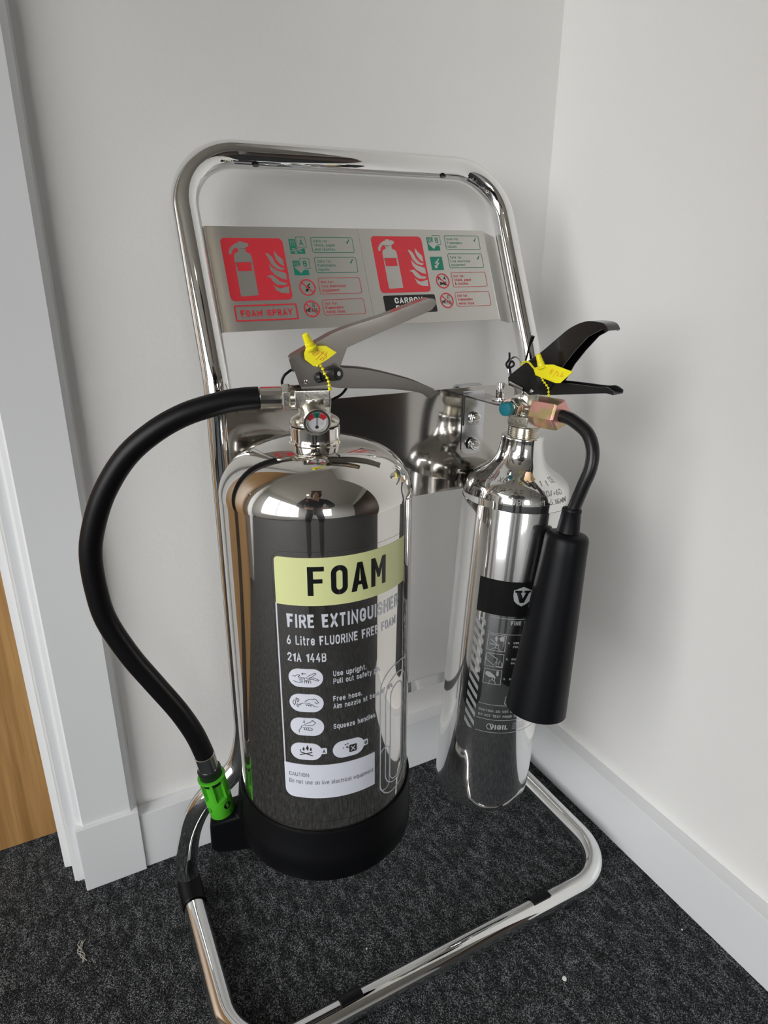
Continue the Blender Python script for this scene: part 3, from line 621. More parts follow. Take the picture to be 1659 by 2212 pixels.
    if nm == 0: bolt(blk, O(-.3820), .0945+dl, .0048)
    else:
        blk.text('A', O(-.3812), .0960+dl, .0040, bold=0.2); blk.line([(O(-.3870), .0905+dl), (O(-.3785), .0930+dl)], .0016); blk.line([(O(-.3865), .0930+dl), (O(-.3790), .0900+dl)], .0014)
        for k in range(2): blk.line([(O(-.3880+k*.0022), .0955+dl), (O(-.3872+k*.0022), .0975+dl), (O(-.3880+k*.0022), .0992+dl)], .0006)
    blk.text('D', O(-.3808), .0742+dl, .0042, bold=0.09); blk.text('METAL', O(-.3885), .0692+dl, .0038, x1=O(-.3758), bold=0.17)
    if nm == 0:
        red.frame(-.4605, .0622, -.3975, .0788, .0016, .0015); red.text('FOAM SPRAY', -.4552, .0668, .0068, x1=-.4030, bold=0.21)
        red.lay('lettering', M['p_red'], sp, sm(.00025))
    else:
        blk2 = Ink(); blk2.rrect(O(-.4605), .0605+dl, O(-.3965), .0800+dl, .0020); blk2.lay('name_panel', M['p_black'], sp, sm(.00012))
        w = Ink(); w.text('CARBON', O(-.4475), .0712+dl, .0062, x1=O(-.4130), bold=0.2); w.text('DIOXIDE', O(-.4480), .0632+dl, .0060, x1=O(-.4110), bold=0.2); w.lay('name_lettering', M['paper'], sp, sm(.00025))
        red.lay('lettering', M['p_red'], sp, sm(.00025))
    grn.lay('lettering', M['p_green'], sp, sm(.00012)); blk.lay('lettering', M['p_black'], sp, sm(.0002)); stl.lay('pictogram', M['sign_steel'], sp, sm(.0003))

# ------------------------------------------------------------------ foam extinguisher
FX, FY, FR = -.4415, -.26, .080
foam = root('fire_extinguisher', (FX, FY, .234), 'tall polished steel foam extinguisher with pale yellow FOAM band and black hose', 'fire extinguisher')
FA = Frame((FX, FY, 0), (1, 0, 0), (0, 1, 0), (0, 0, 1))
prof = [(.070, .2450), (FR, .2460), (FR, .5800)]
lathe(MB(), prof, FA, 128).build('cylinder_body', M['steel_body'], foam)
prof = [(FR, .5800)]
for i in range(1, 33):
    a = PI/2*i/32; prof.append((.020+.060*math.cos(a)**.8, .580+.040*math.sin(a)**1.15))
prof.append((.015, .6200))
fb = lathe(MB(), prof, FA, 128, caps=False).build('shoulder', M['dome'], foam, sharp=60)
lathe(MB(), [(.0805, .2905), (.0822, .2905), (.0828, .2890), (.0832, .2640), (.0838, .2630), (.0838, .2370), (.0822, .2345), (.060, .2340)], FA, 96, caps=False).build('base_skirt', M['skirt'], foam)
lathe(MB(), [(.0165, .6050), (.0176, .6095), (.0196, .6185), (.0211, .6190), (.0214, .6203), (.0209, .6216), (.0203, .6220), (.0203, .6325), (.0196, .6331)], FA, 64).build('neck_collar', M['collar'], foam, sharp=25)
lathe(MB(), [(.0190, .6328), (.0190, .6342)], FA, 48).build('gasket', M['rubber'], foam)
AZ = rad(-17)
FS = Frame((FX, FY, 0), (math.cos(AZ), math.sin(AZ), 0), (math.sin(AZ), -math.cos(AZ), 0), (0, 0, 1))   # s along the levers, t to the front, z
def P3(fr, pts, t): return [fr(a, t, b) for a, b in pts]
mb = MB(); lathe(mb, [(.0200, .6340), (.0202, .6362), (.0196, .6385), (.0165, .6405), (.0135, .6420), (.0130, .6440), (.0135, .6500), (.0138, .6560)], FA, 56)
box(mb, (-.0158, -.0115, .6490), (.0118, .0115, .6632), FS)
vb = mb.build('valve_body', M['brass_nickel'], foam, bevel=.0012)
mb = MB(); cyl(mb, FS(-.0100, 0, .6562), FS(-.0190, 0, .6562), .0095, 32); mb.build('inlet', M['brass_nickel'], vb)
mb = MB(); prism(mb, [(.0094/math.cos(PI/6)*math.cos(PI/3*i+PI/6), .0094/math.cos(PI/6)*math.sin(PI/3*i+PI/6)) for i in range(6)], axis_frame(FS(-.0188, 0, .6562), FS.x*-1), 0, 0) if False else None
def hexnut(mb, a, b, r, rot=0., ch=.0012):
    f = axis_frame(a, Vector(b)-Vector(a)); h = (Vector(b)-Vector(a)).length
    rows = []
    for z, k in ((0, .90), (ch, 1), (h-ch, 1), (h, .90)):
        rows.append([f(r*k*math.cos(PI/3*i+rot), r*k*math.sin(PI/3*i+rot), z) for i in range(6)])
    vs = [p for r_ in rows for p in r_]; fs = [(k*6+i, k*6+(i+1) % 6, k*6+6+(i+1) % 6, k*6+6+i) for k in range(3) for i in range(6)]
    return mb.add(vs, fs+[tuple(range(6)), tuple(range(18, 24))])
hexnut(MB(), FS(-.0186, 0, .6562), FS(-.0255, 0, .6562), .0106, PI/6).build('hose_nut', M['brass_nickel'], foam, sharp=20, bevel=.0003)
# raised casting marks on the valve body
Ink().text('304-HDI-47.002', 0, 0, .0028, x1=.0215, bold=0.17).lay('casting_marks', M['brass_nickel'], vb, lambda u, v, z: FS(-.0130+u, .0114+z, .6515+v), thick=.0005)
# pressure gauge
g0 = FS(-.0020, .004, .6468); g1 = FS(-.0006, .0318, .6420)
gf = axis_frame(g1, g1-g0); gl = (g1-g0).length
gauge = lathe(MB(), [(.0096, -gl), (.0096, -.0085), (.0106, -.0080), (.0108, -.0006), (.0102, 0), (.0086, 0), (.0080, -.0012), (.0078, -.0030), (.0001, -.0030)], gf, 48, caps=False).build('pressure_gauge', M['brass_nickel'], foam, sharp=25)
def gm(a, b, z=0): return gf.o + (gf.x*a + gf.y*b) + gf.z*(-.0028+z)
# dial axes: make 'up' on the dial point up in the world
gy = (Vector((0, 0, 1))-gf.z*gf.z.z).normalized(); gx = gy.cross(gf.z)
def gm(a, b, z=0): return gf.o+gx*a+gy*b+gf.z*(-.0028+z)
Ink().disc(0, 0, .0076, 36).lay('gauge_dial', M['dial'], gauge, gm)
def sector(r0, r1, a0, a1, n=12):
    return [(r1*math.cos(rad(a0+(a1-a0)*i/n)), r1*math.sin(rad(a0+(a1-a0)*i/n))-.0035) for i in range(n+1)]+[(r0*math.cos(rad(a1-(a1-a0)*i/n)), r0*math.sin(rad(a1-(a1-a0)*i/n))-.0035) for i in range(n+1)]
Ink().poly(sector(.0065, .0102, 40, 75)).poly(sector(.0065, .0102, 106, 142)).lay('gauge_red', M['p_red'], gauge, lambda a, b, z=0: gm(a, b, .0001))
Ink().poly(sector(.0065, .0104, 76, 105)).lay('gauge_green', M['p_green'], gauge, lambda a, b, z=0: gm(a, b, .0001))
Ink().line([(0, -.0045), (.0, .0062)], .0006).disc(0, -.0045, .0014, 16).lay('gauge_needle', M['p_dark'], gauge, lambda a, b, z=0: gm(a, b, .0004))
lathe(MB(), [(.0080, -.0012), (.0079, -.0004), (.0001, -.0002)], gf, 36, caps=False).build('gauge_glass', M['glass'], gauge)
# levers
mb = MB()
channel(mb, [(-.0165, .6770), (-.0190, .6868), (-.0165, .6890)]+smooth2([(.0136, .7050), (.0280, .7103), (.0510, .7171), (.0700, .7238), (.0877, .7302), (.0935, .7300), (.0951, .7266)], 3),
        [(-.0150, .6780), (-.0111, .6652), (.0153, .6671), (.0202, .6805), (.0257, .6948), (.0583, .7085), (.0918, .7221)], FS, .0105)
lev = mb.build('operating_lever', M['lever_steel'], foam, bevel=.0005)
mb = MB()
channel(mb, smooth2([(.0180, .6795), (.0228, .6793), (.0441, .6769), (.0759, .6687), (.0900, .6630), (.1005, .6583)], 3), smooth2([(.0120, .6660), (.0187, .6638), (.0591, .6621), (.0830, .6587), (.0900, .6550), (.0939, .6535)], 3), FS, .0085, flip=True)
mb.build('carrying_handle', M['lever_steel'], foam, bevel=.0004)
mb = MB(); lathe(mb, [(.0001, .0012), (.0012, .0010), (.0020, 0)], axis_frame(FS(-.0063, .0104, .6698), FS.y), 20, caps=False); mb.build('rivet', M['chrome'], lev)
Ink().text('JC', 0, 0, .0042, bold=0.09).text('86', .0125, .0062, .0034).text('F1', .0058, .0018, .0034).lay('stamped_marks', M['lever_steel'], lev, lambda u, v, z: FS(-.0050+u*.8-v*.35, .0106+z, .6735+v+u*.35), thick=.0003)
pin = MB(); cyl(pin, FS(.0075, .0100, .6742), FS(.0172, .0245, .6772), .0050, 32, bev=.0008); cyl(pin, FS(.0020, .0104, .6722), FS(.0060, .0135, .6735), .0040, 24, bev=.0006)
pin = pin.build('safety_pin', M['black_plastic'], foam)
q = FS(.0172, .0245, .6772); dq = (q-FS(.0075, .0100, .6742)).normalized()
cyl(MB(), q-dq*.0001, q+dq*.0004, .0018, 20).build('pin_end', M['chrome_soft'], pin)
tube(MB(), catmull([FS(-.012, -.012, .678), FS(-.0185, -.011, .6745), FS(-.0230, -.010, .6705), FS(-.0240, -.0115, .664), FS(-.018, -.014, .655), FS(-.002, -.017, .650), FS(.0130, -.0165, .6495), FS(.0180, -.015, .6515), FS(.0235, -.013, .6550), FS(.0275, -.010, .6612), FS(.0270, -.007, .668)], 5), .0011, 10).build('pin_lanyard', M['rubber'], foam)
# hose
hp = [(-.0430, .6561), (-.0560, .6555), (-.0714, .6532), (-.1000, .6450), (-.1256, .6313), (-.1485, .6119), (-.1675, .5844), (-.1795, .5557), (-.1849, .5318), (-.1851, .5025), (-.1809, .4717), (-.1666, .4361), (-.1500, .4056), (-.1322, .3736), (-.1204, .3463), (-.1135, .3220)]
hose = tube(MB(), catmull([FS(a, 0, b) for a, b in hp], 6), .0090, 32).build('hose', M['rubber'], foam)
mb = MB(); lathe(mb, [(.0080, 0), (.0080, .0005), (.0086, .001), (.0086, .0170), (.0080, .0180)], axis_frame(FS(-.0250, 0, .6562), FS.x*-1), 16); mb.build('hose_ferrule', M['collar'], hose, sharp=20)
na = Vector((.0093, 0, -.0563)).normalized()     # nozzle axis in (s, z)
def NS(k): return FS(-.1090+na.x*k, 0, .2933+na.z*k)
nfr = axis_frame(NS(0), NS(1)-NS(0))
lathe(MB(), [(.0086, -.0285), (.0094, -.0280), (.0094, -.0090), (.0088, -.0085)], nfr, 36).build('nozzle_ferrule', M['chrome_soft'], hose, sharp=20)
lathe(MB(), [(.0095, -.0125), (.0110, -.0120), (.0112, -.0105), (.0106, -.0095), (.0104, .0040)], nfr, 40).build('nozzle_sleeve', M['black_plastic'], hose)
mb = MB(); lathe(mb, [(.0106, -.0035), (.0130, -.0035), (.0132, -.0015), (.0125, -.0008), (.0100, 0), (.0092, .0010), (.0092, .0200), (.0122, .0212), (.0125, .0225), (.0122, .0420), (.0112, .0440), (.006, .0440)], nfr, 48, caps=False)
nz = None
for i in range(6):
    a = PI/3*i+.35
    f = Frame(nfr.o, nfr.x*math.cos(a)+nfr.y*math.sin(a), -nfr.x*math.sin(a)+nfr.y*math.cos(a), nfr.z); box(mb, (.0080, -.0013, -.0005), (.0124, .0013, .0216), f)
nz = mb.build('nozzle', M['green'], hose, sharp=30)
cd = Vector((-.6308, -.744, .7485))-NS(.03); cd = (cd-nfr.z*cd.dot(nfr.z)).normalized(); sd = nfr.z.cross(cd)
def hole(ang, k, r, nm, mat):
    d = cd*math.cos(ang)+sd*math.sin(ang); c = NS(k)+d*.01222; f = axis_frame(c, d, tuple(nfr.z))
    lathe(MB(), [(r, -.0003), (r, .0004), (r*.82, .0004), (r*.80, .0001), (.0001, .0001)], f, 24, caps=False).build(nm, mat, nz)
hole(-.45, .0285, .0036, 'nozzle_hole', M['p_black']); hole(1.1, .0300, .0030, 'nozzle_hole', M['green_dark'])  # shallow discs whose dark colour stands for the shade inside the holes
hole(-.55, .0362, .0011, 'nozzle_slot', M['green_dark'])
hd = MB(); prism(hd, [(-.1150, .2190), (-.1090, .2125), (-.0700, .2125), (-.0700, .2790), (-.0850, .2790), (-.0870, .2560), (-.1140, .2500)], FS, -.0155, .0155)
hd.build('nozzle_holder', M['skirt'], foam, bevel=.0035)
# printed label
def fm(off): return lambda u, z, d=0: Vector((FX+(FR+off+d)*math.cos(u/FR), FY+(FR+off+d)*math.sin(u/FR), z))
def U(t): return rad(t)*FR
lb = Ink(); x0, x1 = U(-136.2), U(-52.5)
lb.poly([(x0, .5120), (x1, .5115), (x1, .5515)]+[(x0+.0035-.0035*math.sin(rad(a)), .5480+.0035*math.cos(rad(a))) for a in range(0, 91, 15)])
label = lb.lay('label', M['p_band'], foam, fm(.00015), step=.003, label='pale yellow band printed FOAM')
ft = Ink(); b0, c1 = .5204, .0240; w = .0043
x = U(-118.0); xe = U(-71.5); tot = xe-x
def FO(x, wd): return x, wd
ft.poly([(x, b0), (x+w, b0), (x+w, b0+.0103), (x+.0112, b0+.0103), (x+.0112, b0+.0138), (x+w, b0+.0138), (x+w, b0+.0202), (x+.0125, b0+.0202), (x+.0125, b0+c1), (x, b0+c1)])
ox = x+.0176; ft.ring(rr_pts(ox, b0-.0002, ox+.0128, b0+c1+.0002, .0064, 8), rr_pts(ox+.0040, b0+.0040, ox+.0088, b0+c1-.0040, .0024, 8))
ax_ = x+.0333; aw = .0142
ft.poly([(ax_, b0), (ax_+.0043, b0), (ax_+.0055, b0+.0052), (ax_+aw-.0055, b0+.0052), (ax_+aw-.0043, b0), (ax_+aw, b0), (ax_+aw/2+.0021, b0+c1), (ax_+aw/2-.0021, b0+c1)])
mx_ = xe-.0146
ft.poly([(mx_, b0), (mx_+w*.92, b0), (mx_+w*.92, b0+.0150), (mx_+.0062, b0+.0070), (mx_+.0084, b0+.0070), (mx_+.0146-w*.92, b0+.0150), (mx_+.0146-w*.92, b0), (mx_+.0146, b0), (mx_+.0146, b0+c1), (mx_+.0108, b0+c1), (mx_+.0073, b0+.0140), (mx_+.0038, b0+c1), (mx_, b0+c1)])
ft.lay('lettering', M['p_black'], label, fm(.0003), step=.002)
Ink().poly([(ax_+.0063, b0+.0086), (ax_+aw-.0063, b0+.0086), (ax_+aw/2, b0+.0190)]).lay('lettering', M['p_band'], label, fm(.00042))
gr = Ink()
gr.text('FIRE EXTINGUISHER', U(-130.5), .4928, .0118, x1=U(-59.0), bold=0.2)
gr.text('6 Litre FLUORINE FREE FOAM', U(-131), .4775, .0082, x1=U(-61.8), bold=0.175)
gr.text('21A 144B', U(-131.2), .4624, .0080, x1=U(-109), bold=0.175)
for s_, x_, z_, e_ in (('Use upright.', -105.4, .4483, -85.3), ('Pull out safety pin.', -105.4, .4413, -75.0), ('Free hose.', -105.8, .4247, -88.3), ('Aim nozzle at base of fire.', -105.8, .4176, -63.5), ('Squeeze handles.', -106, .3978, -78.3)):
    gr.text(s_, U(x_), z_, .0049, x1=U(e_), bold=0.155)
gr.rrect(U(-136.6), .3370, U(-136.6)+.0012, .5128, .0002)
gr.lay('lettering', M['p_grey'], foam, fm(.0002), step=.003)
wh = Ink()
pills = [(-131.0, -111.2, .4392, .4561), (-131.2, -111.3, .4155, .4325), (-131.4, -111.5, .3922, .4096)]
for a, b, c, d in pills: wh.rrect(U(a), c, U(b), d, .0085, 10)
for a, b, c, d, tg in ((-132, -113.1, .3675, .3845, -110.2), (-106.8, -87.0, .3675, .3845, -84.4)):
    wh.rrect(U(a), c, U(b), d, .0085, 10); wh.rrect(U(b)-.0028, .3735, U(tg), .3795, .0012)
wh.poly([(U(-79.4), .3272), (U(-79.4), .3620), (U(-136.8), .3625), (U(-136.8), .3350)]+[(U(-136.8)+.0075-.0075*math.cos(rad(a)), .3350-.0078*math.sin(rad(a))) for a in range(10, 91, 10)])
wh.lay('label_panel', M['p_white'], foam, fm(.00025), step=.003)
dk = Ink(); lw = .00045
dk.text('CAUTION:', U(-133.8), .3495, .0040, x1=U(-121.0), bold=0.09); dk.text('Do not use on live electrical equipment.', U(-134.0), .3420, .0044, x1=U(-80.2), bold=0.09)
dk.text('A', U(-112.0), .3748, .0034, bold=0.2, align='C'); dk.text('B', U(-85.9), .3748, .0034, bold=0.2, align='C')
def pl(pts, k, w_=lw):
    a, b, c, d = pills[k]; X = U(a); W_ = U(b)-X; H = d-c
    dk.line([(X+px*W_, c+py*H) for px, py in pts], w_)
for p_ in ([(.12, .60), (.2, .58), (.27, .68), (.33, .66), (.29, .52), (.36, .54), (.44, .52)], [(.13, .34), (.2, .27), (.38, .26), (.42, .30)], [(.30, .46), (.42, .46)], [(.31, .40), (.42, .40)], [(.33, .33), (.42, .33)], [(.44, .52), (.46, .42), (.48, .52), (.44, .52)],
          [(.52, .56), (.55, .46), (.60, .48), (.78, .70), (.80, .76), (.76, .78), (.55, .60)], [(.60, .54), (.74, .52), (.86, .42), (.88, .36), (.84, .35), (.72, .44), (.58, .44)], [(.47, .22), (.47, .36), (.64, .36), (.64, .22)], [(.53, .22), (.53, .34)], [(.58, .22), (.58, .34)], [(.52, .74), (.40, .74)], [(.43, .79), (.39, .74), (.43, .69)]): pl(p_, 0)
for p_ in ([(.12, .62), (.10, .48), (.15, .36), (.19, .48), (.17, .66), (.12, .62)], [(.22, .66), (.26, .74), (.29, .64), (.25, .54), (.22, .66)], [(.21, .36), (.25, .26), (.28, .36), (.24, .44), (.21, .36)], [(.19, .72), (.21, .78), (.23, .72), (.19, .72)],
          [(.30, .42), (.40, .50), (.52, .52), (.66, .44), (.74, .32), (.84, .30)], [(.46, .58), (.52, .68), (.62, .74), (.70, .70), (.72, .76), (.78, .72), (.86, .52), (.80, .48), (.74, .58)], [(.48, .46), (.50, .38), (.54, .44), (.56, .36), (.60, .42), (.62, .34), (.66, .40)], [(.34, .38), (.29, .42), (.34, .46)]): pl(p_, 1)
for p_ in ([(.42, .62), (.50, .72), (.60, .76), (.66, .88), (.76, .74), (.68, .60), (.44, .58)], [(.26, .16), (.26, .30), (.32, .42), (.34, .54), (.42, .58)], [(.36, .44), (.60, .46), (.68, .36), (.64, .32), (.40, .34)], [(.42, .44), (.43, .36)], [(.48, .45), (.49, .36)], [(.54, .45), (.55, .36)], [(.42, .90), (.42, .74)], [(.39, .79), (.42, .74), (.45, .79)]): pl(p_, 2)
c0 = U(-122.5)
for a, b, s_ in ((-.0022, .0020, 1.0), (.0010, .0030, 1.25), (.0038, .0020, .9), (-.0050, .0008, .5)): dk.poly([(c0+a, .3760+b+.0030*s_), (c0+a+.0010*s_, .3760+b+.001), (c0+a+.0004, .3760+b-.0016*s_), (c0+a-.0010*s_, .3760+b)])
dk.line([(c0-.0055, .3725), (c0+.0050, .3755)], .0009); dk.line([(c0-.0050, .3755), (c0+.0055, .3720)], .0009)
c0 = U(-96.5); dk.rrect(c0-.0005, .3715, c0+.0062, .3790, .001); dk.line([(c0-.0030, .3780), (c0-.0012, .3765)], .0012); dk.line([(c0-.0040, .3810), (c0-.0032, .3795)], .0009); dk.line([(c0-.0015, .3815), (c0-.0018, .3800)], .0009)
dk.line([(c0-.0060, .3775), (c0-.0050, .3770)], .0009)
dk.lay('pictograms', M['p_dark'], foam, fm(.0004), step=.003)
Ink().line([(c0+.0012, .3730), (c0+.0046, .3772)], .0006).line([(c0+.0046, .3730), (c0+.0012, .3772)], .0006).lay('pictogram_cross', M['p_white'], foam, fm(.0005))
dc = Ink()
for a, b, c, d in ((-75.2, -42.5, .3040, .4380), (-70.6, -47.0, .3130, .4280), (-66.0, -51.5, .3160, .4180)): dc.frame(U(a), c, U(b), d, .019, .0011, 12)
dc.frame(U(-75.2), .3130, U(-66), .36, .006, .0010, 8)
dc.lay('label_rings', M['p_grey'], foam, fm(.00015), step=.003)
# thin clear film edge round the label
Ink().frame(U(-137.8), .3010, U(-40.0), .5560, .010, .00022, 8).lay('label_edge', M['lever_steel'], foam, fm(.00010), step=.003)

# ------------------------------------------------------------------ CO2 extinguisher
CD = Vector((.052, -.004, 1)).normalized(); CX = (Vector((1, 0, 0))-CD*CD.x).normalized(); CY = CD.cross(CX)
CF = Frame((-.205, -.215, .3), CX, CY, CD); CR = .0572
co2 = root('fire_extinguisher', tuple(CF(0, 0, -.163)), 'slimmer bright aluminium carbon dioxide extinguisher with black levers and hanging black horn', 'fire extinguisher')
lathe(MB(), [(.0001, -.150), (.030, -.1560), (.040, -.1625), (.0475, -.1630), (.0530, -.1590), (.0562, -.1510), (.0575, -.1400), (.0577, -.12), (.0577, .2205), (.0574, .2212)], CF, 128, caps=False).build('cylinder_body', M['alu_body'], co2)
CP = [(.0570, .2200), (.0570, .2235), (.0568, .2290), (.0556, .2345), (.0533, .2400), (.0495, .2450), (.0440, .2497), (.0370, .2545), (.0305, .2600), (.0262, .2665), (.0238, .2740), (.0227, .2820), (.0226, .2885), (.0218, .2893), (.012, .2893)]
cps = [(p.x, p.y) for p in catmull([(a, b, 0) for a, b in CP[:-2]], 4)]+CP[-2:]
lathe(MB(), cps, CF, 128, caps=False).build('shoulder', M['alu_shiny'], co2, sharp=60)
def prof_r(z):
    for (r0, z0), (r1, z1) in zip(cps, cps[1:]):
        if z0 <= z <= z1: return r0+(r1-r0)*(z-z0)/max(z1-z0, 1e-9)
    return CR
def stamp(u, v, d):
    r = prof_r(v)+d; t = u/.055; return CF(r*math.cos(t), r*math.sin(t), v)
st = Ink()
def SU(t): return rad(t)*.055
st.text('2.60 KG', SU(-196), .2292, .0056, x1=SU(-158), bold=0.09); st.text('PT250BAR', SU(-155), .2292, .0060, x1=SU(-113), bold=0.09); st.text('V3L', SU(-111.5), .2292, .0056, x1=SU(-95.5), bold=0.09); st.text('5.16MM', SU(-92.5), .2298, .0052, x1=SU(-66), bold=0.09)
st.text('13045-8/C/S', SU(-196), .2388, .0050, x1=SU(-142), bold=0.09); st.text('25E', SU(-139), .2384, .0054, x1=SU(-122), bold=0.09); st.text('TS-30/+60', SU(-116), .2384, .0050, x1=SU(-72), bold=0.09)
st.text('JY/EM', SU(-190), .2480, .0040, x1=SU(-160), bold=0.09); st.text('XG', SU(-156), .2476, .0040, x1=SU(-143), bold=0.09)
for i, ch in enumerate('168111'): st.text(ch, SU(-137+i*9.2), .2474, .0042, bold=0.17, xs=1.3)
st.text('CE', SU(-82), .2490, .0044, x1=SU(-73), bold=0.09)
st.lay('stamped_lettering', M['stamp'], co2, stamp, step=.0015, thick=.0004)
# printed label
def cm(off): return lambda u, z, d=0: CF((CR+.0005+off+d)*math.cos(u/CR), (CR+.0005+off+d)*math.sin(u/CR), z)
def CU(t): return rad(t)*CR
b = Ink(); b.rrect(CU(-157), .1051, CU(-62), .1454, .0005)
clab = b.lay('label', M['p_black'], co2, cm(.00015), step=.003, label='black band with white shield emblem')
sh = Ink(); c0 = CU(-110)
sh.poly([(c0, .1406), (c0+.0098, .1362), (c0+.0098, .1300), (c0+.0085, .1240), (c0+.0050, .1205), (c0, .1178), (c0-.0050, .1205), (c0-.0085, .1240), (c0-.0098, .1300), (c0-.0098, .1362)])
sh.lay('emblem', M['p_hatch'], clab, cm(.0003), step=.003)
Ink().poly([(c0-.0085, .1362), (c0-.0010, .1362), (c0-.0010, .1338), (c0-.0024, .1338), (c0+.0003, .1270), (c0+.0030, .1338), (c0+.0012, .1338), (c0+.0012, .1362), (c0+.0085, .1362), (c0+.0085, .1338), (c0+.0066, .1338), (c0+.0022, .1222), (c0-.0026, .1222), (c0-.0068, .1338), (c0-.0085, .1338)]).lay('emblem_letter', M['p_black'], clab, cm(.0006), step=.003)
hz = Ink()
def clipz(poly, lo, hi):
    for lim, sg in ((lo, 1), (hi, -1)):
        out = []
        for i in range(len(poly)):
            a, b_ = poly[i-1], poly[i]; ia, ib = (a[1]-lim)*sg >= 0, (b_[1]-lim)*sg >= 0
            if ia != ib: t = (lim-a[1])/(b_[1]-a[1]); out.append((a[0]+(b_[0]-a[0])*t, lim))
            if ib: out.append(b_)
        poly = out
        if len(poly) < 3: return []
    return poly
xa, xb = CU(-157.3), CU(-145)
for k in range(-2, 14):
    zt = .0985-.0117*k; pg = clipz([(xa, zt), (xa, zt-.0060), (xb, zt-.0060-.0150), (xb, zt-.0150)], -.0430, .0985)
    if pg: hz.poly(pg)
hz.text('FIRE EXTINGUISHER', CU(-118.5), .0950, .0050, x1=CU(-66), bold=0.2)
for z in (.1022, .0834, -.0066, -.0262, -.0430): hz.line([(CU(-143 if z < 0 else -141), z), (CU(-62), z)], .0005)
def bx(z0, z1): hz.frame(CU(-140.8), z0, CU(-121.1), z1, .0002, .0006)
bx(.0620, .0818); bx(.0420, .0588); bx(.0200, .0388)
X = CU(-140.8); Wd = CU(-121.1)-X
def bl(z0, z1, pts, w=.0006): hz.line([(X+a*Wd, z0+c*(z1-z0)) for a, c in pts], w)
bl(.062, .0818, [(.16, .66), (.30, .60), (.56, .40)], .0010); bl(.062, .0818, [(.14, .40), (.34, .40), (.56, .34)], .0010); bl(.062, .0818, [(.24, .04), (.34, .15), (.50, .20), (.66, .15), (.74, .04)]); bl(.062, .0818, [(.48, .20), (.50, .34), (.64, .42), (.62, .22)])
hz.poly([(X+a*Wd, .062+c*.0198) for a, c in [(.36, .74), (.46, .92), (.58, .74), (.52, .74), (.52, .62), (.42, .62), (.42, .74)]]); hz.poly([(X+a*Wd, .062+c*.0198) for a, c in [(.62, .80), (.74, .94), (.90, .90), (.90, .66), (.72, .62)]])
bl(.042, .0588, [(.04, .70), (.04, .50), (.50, .12), (.66, .62), (.12, .98)]); bl(.042, .0588, [(.60, .10), (.66, .44), (.74, .20), (.80, .56), (.90, .36), (.92, .06), (.60, .10)])
hz.poly([(X+a*Wd, .020+c*.0188) for a, c in [(.08, .62), (.14, .82), (.36, .80), (.62, .60), (.68, .46), (.30, .46)]]); hz.poly([(X+a*Wd, .020+c*.0188) for a, c in [(.76, .56), (.86, .72), (.82, .72), (.82, .92), (.70, .92), (.70, .72), (.66, .72)]])
bl(.020, .0388, [(.34, .04), (.38, .24), (.50, .30), (.64, .26), (.72, .04)]); bl(.020, .0388, [(.52, .30), (.54, .48), (.66, .44), (.62, .28)])
for z, n_, a_, b_ in ((.0722, '1.', 'USE UPRIGHT', 'PULL OUT PIN'), (.0520, '2.', 'DIRECT HORN', 'BASE OF FIRE'), (.0270, '3.', 'SQUEEZE', '')):
    hz.text(n_, CU(-119), z, .0026, bold=0.2); hz.text(a_, CU(-112.8), z, .0026, bold=0.2)
    if b_: hz.text(b_, CU(-112.8), z-.0048, .0026, bold=0.2)
hz.frame(CU(-114), -.0045, CU(-66), .0052, .0002, .0006)
hz.text('CAUTION: DO NOT HOLD HORN', CU(-141.5), -.0160, .0030, x1=CU(-84), bold=0.13); hz.text('DO NOT TEST PRIOR TO USE', CU(-141.5), -.0225, .0030, x1=CU(-88), bold=0.13)
hz.text('VIGIL', CU(-127.5), -.0385, .0062, x1=CU(-106.5), bold=0.24)
hz.circ(CU(-127.5)+.0008, -.0352, .0045, .0008, 6)
for k in range(4): hz.text('www maintained by', CU(-101), -.0315-.0024*k, .0014, x1=CU(-80), bold=0.09)
hz.lay('label_print', M['p_hatch'], co2, cm(.00015), step=.003)
# valve
A2 = rad(-76); VF = Frame((-.189, -.216, 0), (math.cos(A2), math.sin(A2), 0), (math.sin(A2), -math.cos(A2), 0), (0, 0, 1))
pr = [(.0150, .2885)]
for i in range(6): pr += [(.0168, .2898+.0018*i), (.0159, .2907+.0018*i)]
pr += [(.0150, .3010)]
lathe(MB(), pr, CF, 56).build('valve_thread', M['brass_nickel'], co2, sharp=20)
mb = MB(); hexnut(mb, CF(0, 0, .3002), CF(0, 0, .3120), .0205, .45, .0008)
lathe(mb, [(.0140, .3118), (.0120, .3150), (.0125, .3220), (.0125, .3300), (.0100, .3350)], CF, 40)
cyl(mb, VF(.006, 0, .6165), VF(.0180, 0, .6165), .0098, 32); cyl(mb, VF(0, .004, .6205), VF(0, .0180, .6205), .0088, 32)
box(mb, (-.0105, -.0085, .622), (.0200, .0085, .6375), VF)
cv = mb.build('valve_body', M['brass_nickel'], co2, bevel=.0008)
Ink().text('C60MMS', 0, 0, .0042, x1=.0165, bold=0.17).lay('casting_marks', M['brass_nickel'], cv, lambda u, v, z: CF(0, 0, 0)+Vector((0, 0, 0))+(CF(0, 0, .3040+v)-CF(0, 0, 0))+VF.y*(.0176+z)*.985+VF.x*(-.0080+u), thick=.0004)
mb = MB(); hexnut(mb, VF(0, .0170, .6207), VF(0, .0265, .6209), .0098, .3); cyl(mb, VF(0, .0260, .6209), VF(0, .0300, .6210), .0060, 28)
dn = mb.build('burst_disc_nut', M['brass_nickel'], co2, bevel=.0004)
cyl(MB(), VF(0, .0290, .6210), VF(0, .0362, .6212), .0073, 36, bev=.0009).build('burst_disc_cap', M['teal'], dn)
